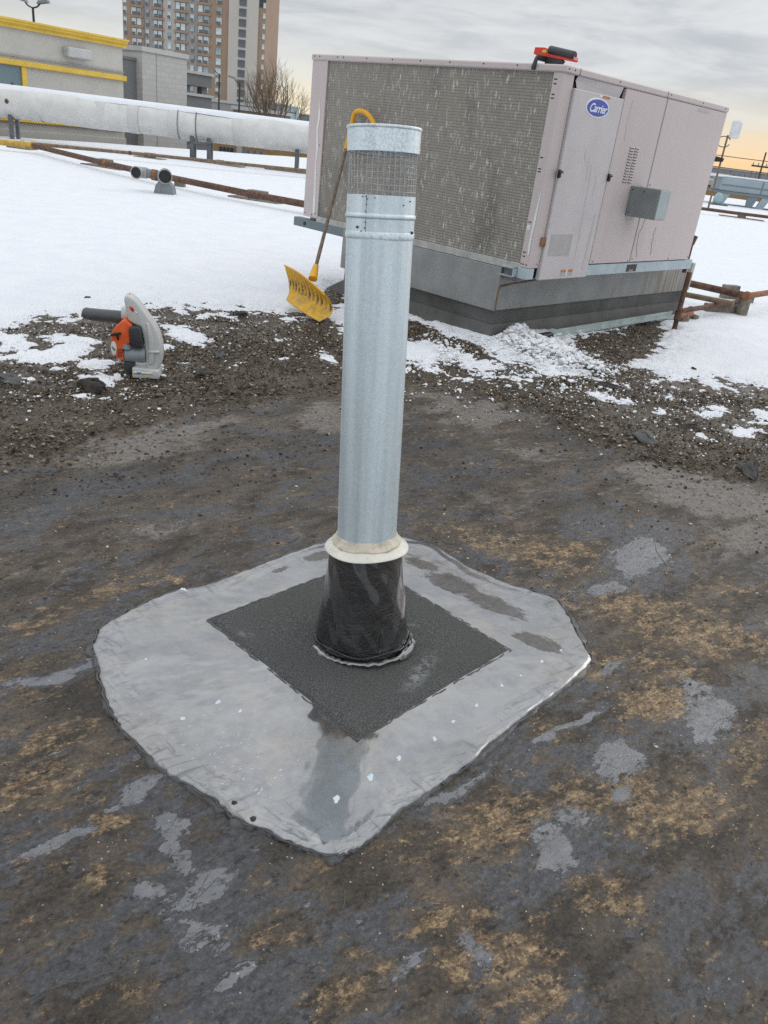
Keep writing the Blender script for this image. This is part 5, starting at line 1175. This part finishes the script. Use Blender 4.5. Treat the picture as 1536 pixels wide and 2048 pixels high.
# ------------------------------------------------------------------ far right of the roof: cooler, antenna, pipe
pr_ = [gnd(1380, 414, .2), gnd(1470, 426, .2), gnd(1560, 437, .2)]; pipe_run('gas_pipe', 'distant rusty pipe crossing the snow before the grey cooler', pr_, .06, 'rust'); support(1482, 437, 1.7, 'distant block and board under the rusty pipe', True, -10, .3, .1)
cy = 47.0
def cp(px, py): return aty(px, py, cy)
c0, c1 = cp(1436, 398), cp(1580, 420)
cz1 = cp(1500, 361)[2]; cz0 = cp(1500, 388)[2]
cool = thing('dry_cooler', 'long blue grey cooling unit on splayed legs at the far end of the roof', 'cooling unit', (c0[0], cy, 0), R_(-4))
W_ = 8.5
MB().box((0, 0, cz0), (W_, 2.2, cz1), 0, .03).build('casing', 'cooler_paint', cool); MB().box((0, -.03, cz0 + (cz1 - cz0) * .42), (W_, -.002, cz0 + (cz1 - cz0) * .5)).build('flange', 'cooler_dark', cool)
for x_ in (2.1, 4.4, 6.6): MB().box((x_, -.035, cz0), (x_ + .05, -.004, cz1)).build('casing_joint', 'cooler_dark', cool)
MB().box((-.1, -.12, cz0 - .12), (W_, 2.3, cz0 - .003)).build('base_frame', 'cooler_dark', cool)
for x_, mm in ((.15, 'cooler_paint'), (1.5, 'cooler_dark'), (2.3, 'cooler_paint'), (3.9, 'cooler_dark'), (6.0, 'cooler_paint')):
    MB().prism([(x_, cz0 - .125), (x_ + .55, cz0 - .125), (x_ + .32, -.02), (x_ + .02, -.02)] if mm == 'cooler_dark' else [(x_ - .05, cz0 - .125), (x_ + .4, cz0 - .125), (x_ + .12, -.02), (x_ - .25, -.02)], 1, -.08, .08).build('leg', mm, cool)
tag(MB().box((c0[0] - 2.0, cy + .15, cz1 + .004), (c0[0] + 7, cy + 2.1, cz1 + .12), 0, .04).build('snow_cover', 'snow'), kind='stuff')
o = thing('pump', 'small teal pump standing beside the grey cooler', 'pump', (cp(1414, 408)[0], cy - 1.5, 0)); MB().blob((0, 0, .28), (.25, .25, .34), 3, jit=.05).build('casing', 'teal_roof', o); MB().box((-.35, -.3, -.02), (.5, .3, .06)).build('base', 'dark_steel', o)
ya = 40.0; pa0 = gnd(1421, 413); pole = thing('antenna_pole', 'slim rusty pole with white panel antenna and a floodlight', 'antenna', (aty(1418, 410, ya)[0], ya, 0)); ztop = aty(1453, 270, ya)[2]
MB().tube([(0, 0, -.05), (0, 0, ztop)], .045, 8).build('mast', 'brown_pipe', pole); MB().box((.03, -.12, ztop - .12), (.50, .05, ztop + .62), 0, .08).build('panel', 'antenna_white', pole)
MB().tube([(.0 + .3 * math.cos(a) - .12, -.05, ztop - .28 + .22 * math.sin(a)) for a in np.linspace(.5, 5.9, 14)], .022, 6).build('cable_loop', 'dark_steel', pole)
zl = aty(1438, 320, ya)[2]; MB().prism([(-.45, zl - .10), (.05, zl - .06), (.08, zl + .08), (-.28, zl + .14)], 1, -.12, .12).build('floodlight', 'black', pole)
for px_, zt in ((1404, 385), (1452, 384)):
    pass

# ------------------------------------------------------------------ buildings along the roof edge
def ew(s, off, z): return E0 + ED * s + EN * off + np.array([0, 0, z])
def wpt(px, py, off):
    q = onplane(px, py, E0 + EN * off, EN); return (q - E0) @ ED, q[2]
EANG = math.atan2(ED[1], ED[0])
def wall_thing(nm, label, cat, off): return thing(nm, label, cat, E0 + EN * off, EANG)     # local x along the wall, -y towards the roof, z up
bo_ = 1.2
bb = wall_thing('shop_building', 'beige panelled building with yellow cornice bands beyond the duct', 'building', bo_)
sr, _ = wpt(246, 150, bo_); zt0 = wpt(120, 60, bo_)[1]
zc1 = wpt(120, 59, bo_)[1]; zc0 = wpt(120, 73, bo_)[1]; zb1 = wpt(120, 133, bo_)[1]; zb0 = wpt(120, 144, bo_)[1]
MB().box((-25, .0, -6.5), (sr, 14, zc1 - .05)).build('wall', 'beige_wall', bb)
zg = wpt(120, 127, bo_)[1]
for z_ in (zg, wpt(120, 237, bo_)[1] - .12): MB().box((-25, -.05, z_), (sr + .01, -.004, z_ + .05)).build('panel_joint', 'beige_wall_dark', bb)
MB().prism([(-.22, zc1), (-.22, zc0 + .14), (-.12, zc0 + .06), (-.12, zc0), (-.003, zc0), (-.003, zc1)], 0, -25, sr + .1).build('cornice', 'yellow_trim', bb)
MB().box((-25, -.26, zc1 - .002), (sr + .14, .2, zc1 + .06)).build('cornice_cap', 'yellow_trim', bb)
MB().box((-25, -.14, zb0), (sr + .08, -.003, zb1), 0, .02).build('yellow_band', 'yellow_trim', bb)
zl1, zl0 = wpt(120, 243, bo_)[1], wpt(120, 251, bo_)[1]
MB().box((-25, -.14, zl0), (sr - .1, -.003, zl1), 0, .02).build('yellow_band', 'yellow_trim', bb)
MB().box((-25, -.06, zl0 - 1.2), (sr + .03, -.003, zl0 - .25), 0, .02).build('lower_panel', 'beige_wall', bb)
sw, zw1 = wpt(50, 135, bo_); _, zw0 = wpt(50, 178, bo_)
wn_ = MB().box((sw - 5, -.02, zw0), (sw - .18, .02, zw1)).build('window', 'shop_glass', bb)
MB().box((sw - .17, -.08, zw0), (sw, -.003, zw1 + .1)).build('frame', 'yellow_trim', wn_); MB().box((sw - 2.2, -.05, zw0), (sw - 2.1, -.003, zw1)).build('mullion', 'dark_steel', wn_)
sL, zL = wpt(150, 107, bo_); MB().box((sL - .5, -.35, zL - .16), (sL + .5, -.003, zL + .17), 0, .04).build('wall_light', 'pale_coping', bb)
g1 = wall_thing('grey_annex', 'dark grey flat wall between the beige shop and the block tower', 'building', 4.0)
sa, za = wpt(240, 116, 4.0); sb_, _ = wpt(286, 122, 4.0); MB().box((sa, 0, -6.5), (sb_, 8, za)).build('wall', 'grey_wall', g1); MB().box((sa, -.05, za), (sb_, 8, za + .1)).build('coping', 'grey_wall', g1)
g2 = wall_thing('block_tower', 'pale concrete block stair tower beside the dark grey wall', 'building', 4.6)
sa, za = wpt(284, 102, 3.6); sb_, zb_ = wpt(374, 112, 3.6)
MB().box((sa, -1, -6.5), (sb_, 6, za)).build('wall', 'block_wall', g2); MB().box((sa - .06, -1.08, za), (sb_ + .06, 6.1, za + .18)).build('coping', 'pale_coping', g2); MB().box((sa + (sb_ - sa) * .3, -1.012, -6.5), (sa + (sb_ - sa) * .3 + .03, -1.002, za)).build('control_joint', 'beige_wall_dark', g2)
g3 = wall_thing('parking_deck', 'low grey parking structure with two banded parapets', 'building', 12.0)
sa, _ = wpt(368, 160, 12.0); sb_, _ = wpt(424, 160, 12.0)
for (t_, b_) in ((149.5, 173), (193.5, 216), (285, 330)):
    z1_, z0_ = wpt(400, t_, 12.0)[1], wpt(400, b_, 12.0)[1]
    MB().box((sa, 0, z0_), (sb_, 10, z1_)).build('parapet', 'grey_wall', g3); MB().box((sa, -.12, z1_), (sb_ + .1, 10, z1_ + .14)).build('coping', 'pale_coping', g3)
MB().box((sa + 1, 3, -6.5), (sb_ - .8, 9.5, wpt(400, 172, 12.0)[1])).build('deck_core', 'dark_steel', g3)
for s_ in (sa + .3, sb_ - .5): MB().box((s_, .3, -6.5), (s_ + .4, .7, wpt(400, 172, 12.0)[1])).build('column', 'grey_wall', g3)

# ------------------------------------------------------------------ apartment tower
TY = 260.0
def tp2(px, py): q = aty(px, py, TY); return q[0], q[2]
xL, _ = tp2(249, 100); xR, _ = tp2(458, 100); xE, _ = tp2(516, 100); xW, _ = tp2(530, 100)
zrow = [tp2(430, y_)[1] for y_ in (20.8, 41.6)]; fh = zrow[0] - zrow[1]
tw = thing('apartment_tower', 'brown and grey apartment tower with many small windows', 'building', (xL, TY, -6.6)); zb = 6.6
HT = zrow[0] + fh * 5 + zb
def bx_(nm, mat_, x0, x1, y0, y1, z0, z1, par=tw): return MB().box((x0 - xL, y0, z0), (x1 - xL, y1, z1)).build(nm, mat_, par)
bx_('wall', 'tower_grey', xL + .02, xR, 0, 22, 0, HT); bx_('end_wall', 'tower_concrete', xR, xE, -1.2, 20, 0, HT + 1); bx_('end_wall', 'tower_brick', xE, xW, -.6, 20, 0, HT)
X_ = lambda zx: tp2(230 + zx / 3.657, 60)[0]
for a_, b_, mm in ((62, 215, 'tower_brick'), (355, 445, 'tower_light'), (605, 832, 'tower_brick')):
    bx_('wall_strip', mm, X_(a_), X_(b_), -.25, -.01, 0, HT)
pm1 = MB().box((-.62, -.18, -.8), (.62, .0, .8)).mesh('window'); pm1.materials.append(MAT['tower_pane'])
pm3 = MB().box((-.62, -.16, -.8), (.62, .0, .8)).mesh('window'); pm3.materials.append(MAT['tower_pane_mid'])
pm2 = MB().box((-.6, -.14, -.85), (.6, .0, .85)).mesh('window'); pm2.materials.append(MAT['tower_pane_dark'])
am = MB().box((-.5, -.3, -.35), (.5, -.19, .32)).mesh('air_unit'); am.materials.append(MAT['tower_pane_dark'])
cols = [(80, .8), (143, 1), (181, 1), (240, .8), (299, .8), (332, .9), (400, .8), (463, .9), (500, 1), (567, .8), (627, 1), (671, 1.15), (762, 1.25)]
for r_ in range(-4, 12):
    z_ = zrow[0] - fh * r_ + zb
    if z_ < 3: continue
    for k, (zx, sc) in enumerate(cols):
        w_ = inst('window', pm1 if random.random() < .68 else pm3, tw, (X_(zx) - xL, -.26, z_), None, (sc * random.uniform(.92, 1.05), 1, 1))
        if random.random() < .75: inst('air_unit', am, w_, (random.choice((-.1, .1)), 0, -.42))
    inst('window', pm2, tw, (X_(938) - xL, -1.21, z_ + .2), None, (1.7, 1, 1.1))
    for (a_, b_) in ((120, 210), (272, 362), (435, 535), (602, 705)):
        bx_('spandrel', 'tower_brick', X_(a_), X_(b_), -.5, -.27, z_ - fh * .62, z_ - fh * .36)
    for k in range(1): inst('window', pm1, tw, (X_(1092) - xL, -.62, z_), None, (.55, 1, .8))
bx_('corner_glazing', 'dark_glass', X_(1055), X_(1099), -.75, -.61, tp2(520, 15)[1] + zb, HT)

# ------------------------------------------------------------------ low buildings, poles and tree between roof and tower
def low(nm, label, px0, px1, pt_, y_, mat_, dep=12, zlo=-6.55):
    a, b = aty(px0, pt_, y_), aty(px1, pt_, y_); t = thing(nm, label, 'building', (a[0], y_, -6.6)); zt = aty((px0 + px1) / 2, pt_, y_)[2] + 6.6
    MB().box((0, 0, 0), (b[0] - a[0], dep, zt)).build('wall', mat_, t); MB().box((-.2, -.2, zt), (b[0] - a[0] + .2, dep, zt + .4)).build('roof_edge', 'pale_coping', t)
    return t, b[0] - a[0], zt
t, L_, zt = low('low_building', 'tan brick street building with dark shop windows below the duct', 420, 690, 284, 62, 'tan_building')
for (a, b, c_, d_) in ((439, 467, 293, 312), (484, 536, 299, 316)):
    x0, x1 = aty(a, 300, 62)[0], aty(b, 300, 62)[0]; z1_, z0_ = aty(a, c_, 62)[2] + 6.6, aty(a, d_ + 12, 62)[2] + 6.6
    x00 = aty(420, 284, 62)[0]; w_ = MB().box((x0 - x00, -.06, z0_), (x1 - x00, .01, z1_)).build('window', 'dark_glass' if a < 450 else 'far_grey', t)
    for k in range(1, 4): MB().box((x0 - x00 + (x1 - x0) * k / 4 - .04, -.1, z0_), (x0 - x00 + (x1 - x0) * k / 4 + .04, -.061, z1_)).build('mullion', 'steel_leg', w_)
x00 = aty(420, 284, 62)[0]; x0 = aty(476, 300, 62)[0]; MB().box((x0 - x00, -.5, 0), (x0 - x00 + .35, -.01, zt - .5)).build('pier', 'pale_coping', t)
low('low_building', 'low beige flat-roofed building at the foot of the tower', 424, 491, 207, 150, 'beige_wall_dark', 20)
low('low_building', 'brown shed-like strip behind the duct', 466, 560, 224, 110, 'low_brown', 8)
low('low_building', 'pale teal roofed warehouse behind the bare tree', 491, 566, 206, 240, 'teal_roof', 30)
low('low_building', 'grey warehouse on the horizon right of the tree', 572, 660, 231, 300, 'far_grey', 40)
low('low_building', 'tan parapet wall seen under the grey cooler', 1400, 1640, 382, 70, 'tan_building', 6)
low('low_building', 'pale low building with roof plant beyond the cooler', 1385, 1455, 352, 95, 'pale_coping', 20)
low('low_building', 'long dark industrial roofline on the right horizon', 1380, 1640, 346, 330, 'far_grey', 40)
def lamp(px, pt_, pb_, y_, label, heads=1):
    a = aty(px, pb_, y_); t_ = aty(px, pt_, y_)[2]; t = thing('street_lamp', label, 'street lamp', (a[0], y_, -6.6)); z1_ = t_ + 6.6
    MB().tube([(0, 0, 0), (0, 0, z1_)], [.13, .08], 8).build('pole', 'pole_dark', t)
    for s_ in ((-1, 1) if heads == 2 else (-1,)):
        MB().tube(catmull([(0, 0, z1_ - .05), (s_ * .3, 0, z1_ + .05), (s_ * .5, 0, z1_ + .25)], 4, False), .05, 6).build('arm', 'pole_dark', t)
        MB().prism([(s_ * .35, z1_ + .2), (s_ * 1.1, z1_ + .35), (s_ * 1.05, z1_ + .5), (s_ * .45, z1_ + .4)], 1, -.22, .22).build('head', 'far_grey', t)
lamp(73, 15, 120, 60, 'twin-headed street lamp rising behind the beige shop roof', 2)
lamp(437.5, 147, 215, 90, 'single street lamp against the brown side of the tower'); lamp(478, 165, 222, 85, 'dark street lamp before the pale end wall of the tower')
def utility(px, pt_, pb_, y_, label):
    a = aty(px, pb_, y_); z1_ = aty(px, pt_, y_)[2] + 6.6; t = thing('utility_pole', label, 'utility pole', (a[0], y_, -6.6))
    MB().tube([(0, 0, 0), (0, 0, z1_)], [.14, .10], 8).build('pole', 'pole_wood', t); MB().box((-1.3, -.1, z1_ - 1.75), (1.3, .1, z1_ - 1.55)).build('crossarm', 'pole_wood', t)
    for x_ in (-1.15, -.5, .5, 1.15): MB().tube([(x_, 0, z1_ - 1.56), (x_, 0, z1_ - 1.25)], .06, 6).build('insulator', 'far_grey', t)
utility(1519, 303, 350, 110, 'wooden utility pole with crossarm beyond the cooler'); utility(579.5, 208, 236, 190, 'distant utility pole right of the bare tree')
for k, (zoff, lb) in enumerate(((-.2, 'upper overhead wire on the right horizon'), (-1.5, 'lower overhead wire on the right horizon'))):
    a = aty(1519, 303, 110); z_ = a[2] + zoff
    o = MB().tube([(a[0] + x_, 110 + x_ * .1, z_ - .8 + .8 * (x_ / 30.0) ** 2) for x_ in np.linspace(-30, 30, 14)], .04, 4).build('overhead_wire', 'pole_dark'); tag(o, lb, 'wire')
for k in range(10):
    px_ = 1432 + k * 11 + random.uniform(-3, 3); a = aty(px_, 352, 320); hh = random.uniform(1.2, 3.0)
    o = thing('chimney', 'thin stack on the distant industrial skyline', 'chimney', (a[0], 318, aty(px_, 350, 320)[2] - 1), 0, 'stacks on the right skyline')
    MB().tube([(0, 0, 0), (0, 0, hh)], [.2, .14], 8).build('shaft', 'low_brown', o); MB().tube([(0, 0, hh - .4), (0, 0, hh)], .24, 8).build('cap', 'low_brown', o)
def bare_tree(px, pb_, pt_, y_, label, spread=1.0, seed=1):
    rr = random.Random(seed); a = aty(px, pb_, y_); zt = aty(px, pt_, y_)[2] + 6.6; t = thing('bare_tree', label, 'tree', (a[0], y_, -6.6))
    tr = MB(); cr_ = MB(); zs0 = zt * .34
    tr.tube([(0, 0, 0), (.1, 0, zs0 * .6), (0, 0, zs0)], [.34, .26, .2], 8)
    def grow(p, d, L, r, lev):
        n_ = 4; pts = [p]; dd2 = d.copy()
        for k in range(n_):
            dd2 = dd2 + np.array([rr.gauss(0, .10), rr.gauss(0, .10), .07]); dd2 /= np.linalg.norm(dd2); pts.append(pts[-1] + dd2 * L / n_)
        (cr_ if lev else tr).tube(pts, [r * (1 - .13 * k) for k in range(n_ + 1)], 5 if lev < 3 else 3, cap=False)
        if lev >= 5: return
        for k in range(3):
            q = pts[rr.choice((2, 3, 4))] if k else pts[-1]; nd = dd2 + np.array([rr.gauss(0, .42), rr.gauss(0, .42), rr.gauss(.12, .2)]); nd /= np.linalg.norm(nd)
            grow(q, nd, L * rr.uniform(.58, .8), r * .55, lev + 1)
    for k in range(6):
        az_ = k * 1.05 + rr.uniform(-.3, .3); d = np.array([math.cos(az_) * .45 * spread, math.sin(az_) * .45 * spread, 1]); d /= np.linalg.norm(d); grow(np.array([0, 0, zs0 * rr.uniform(.7, 1)]), d, (zt - zs0) * .42, .16, 0)
    tr.build('trunk', 'bark', t, fix=False); cr_.build('crown', 'bark', t, fix=False)
bare_tree(549, 238, 150, 95, 'leafless spreading tree standing right of the tower', .75, 4)
bare_tree(522, 236, 190, 120, 'smaller leafless tree before the foot of the tower', .9, 9)
b_ = aty(557, 316, 58); o = thing('bare_shrub', 'dark leafless shrub before the tan street building', 'shrub', (b_[0], 58, -6.6)); m = MB(); rr = random.Random(3)
for k in range(420):
    a = rr.uniform(0, 6.28); l_ = rr.uniform(.5, 1.5); h_ = rr.uniform(3.2, 5.0)
    m.tube([(.2 * math.cos(a), .2 * math.sin(a), 0), (l_ * math.cos(a) * .7, l_ * math.sin(a) * .7, h_ * .6), (l_ * math.cos(a) * 1.1 + rr.uniform(-.3, .3), l_ * math.sin(a), h_)], [.03, .025, .012], 3, cap=False)
m.build('stems', 'bark', o, fix=False)
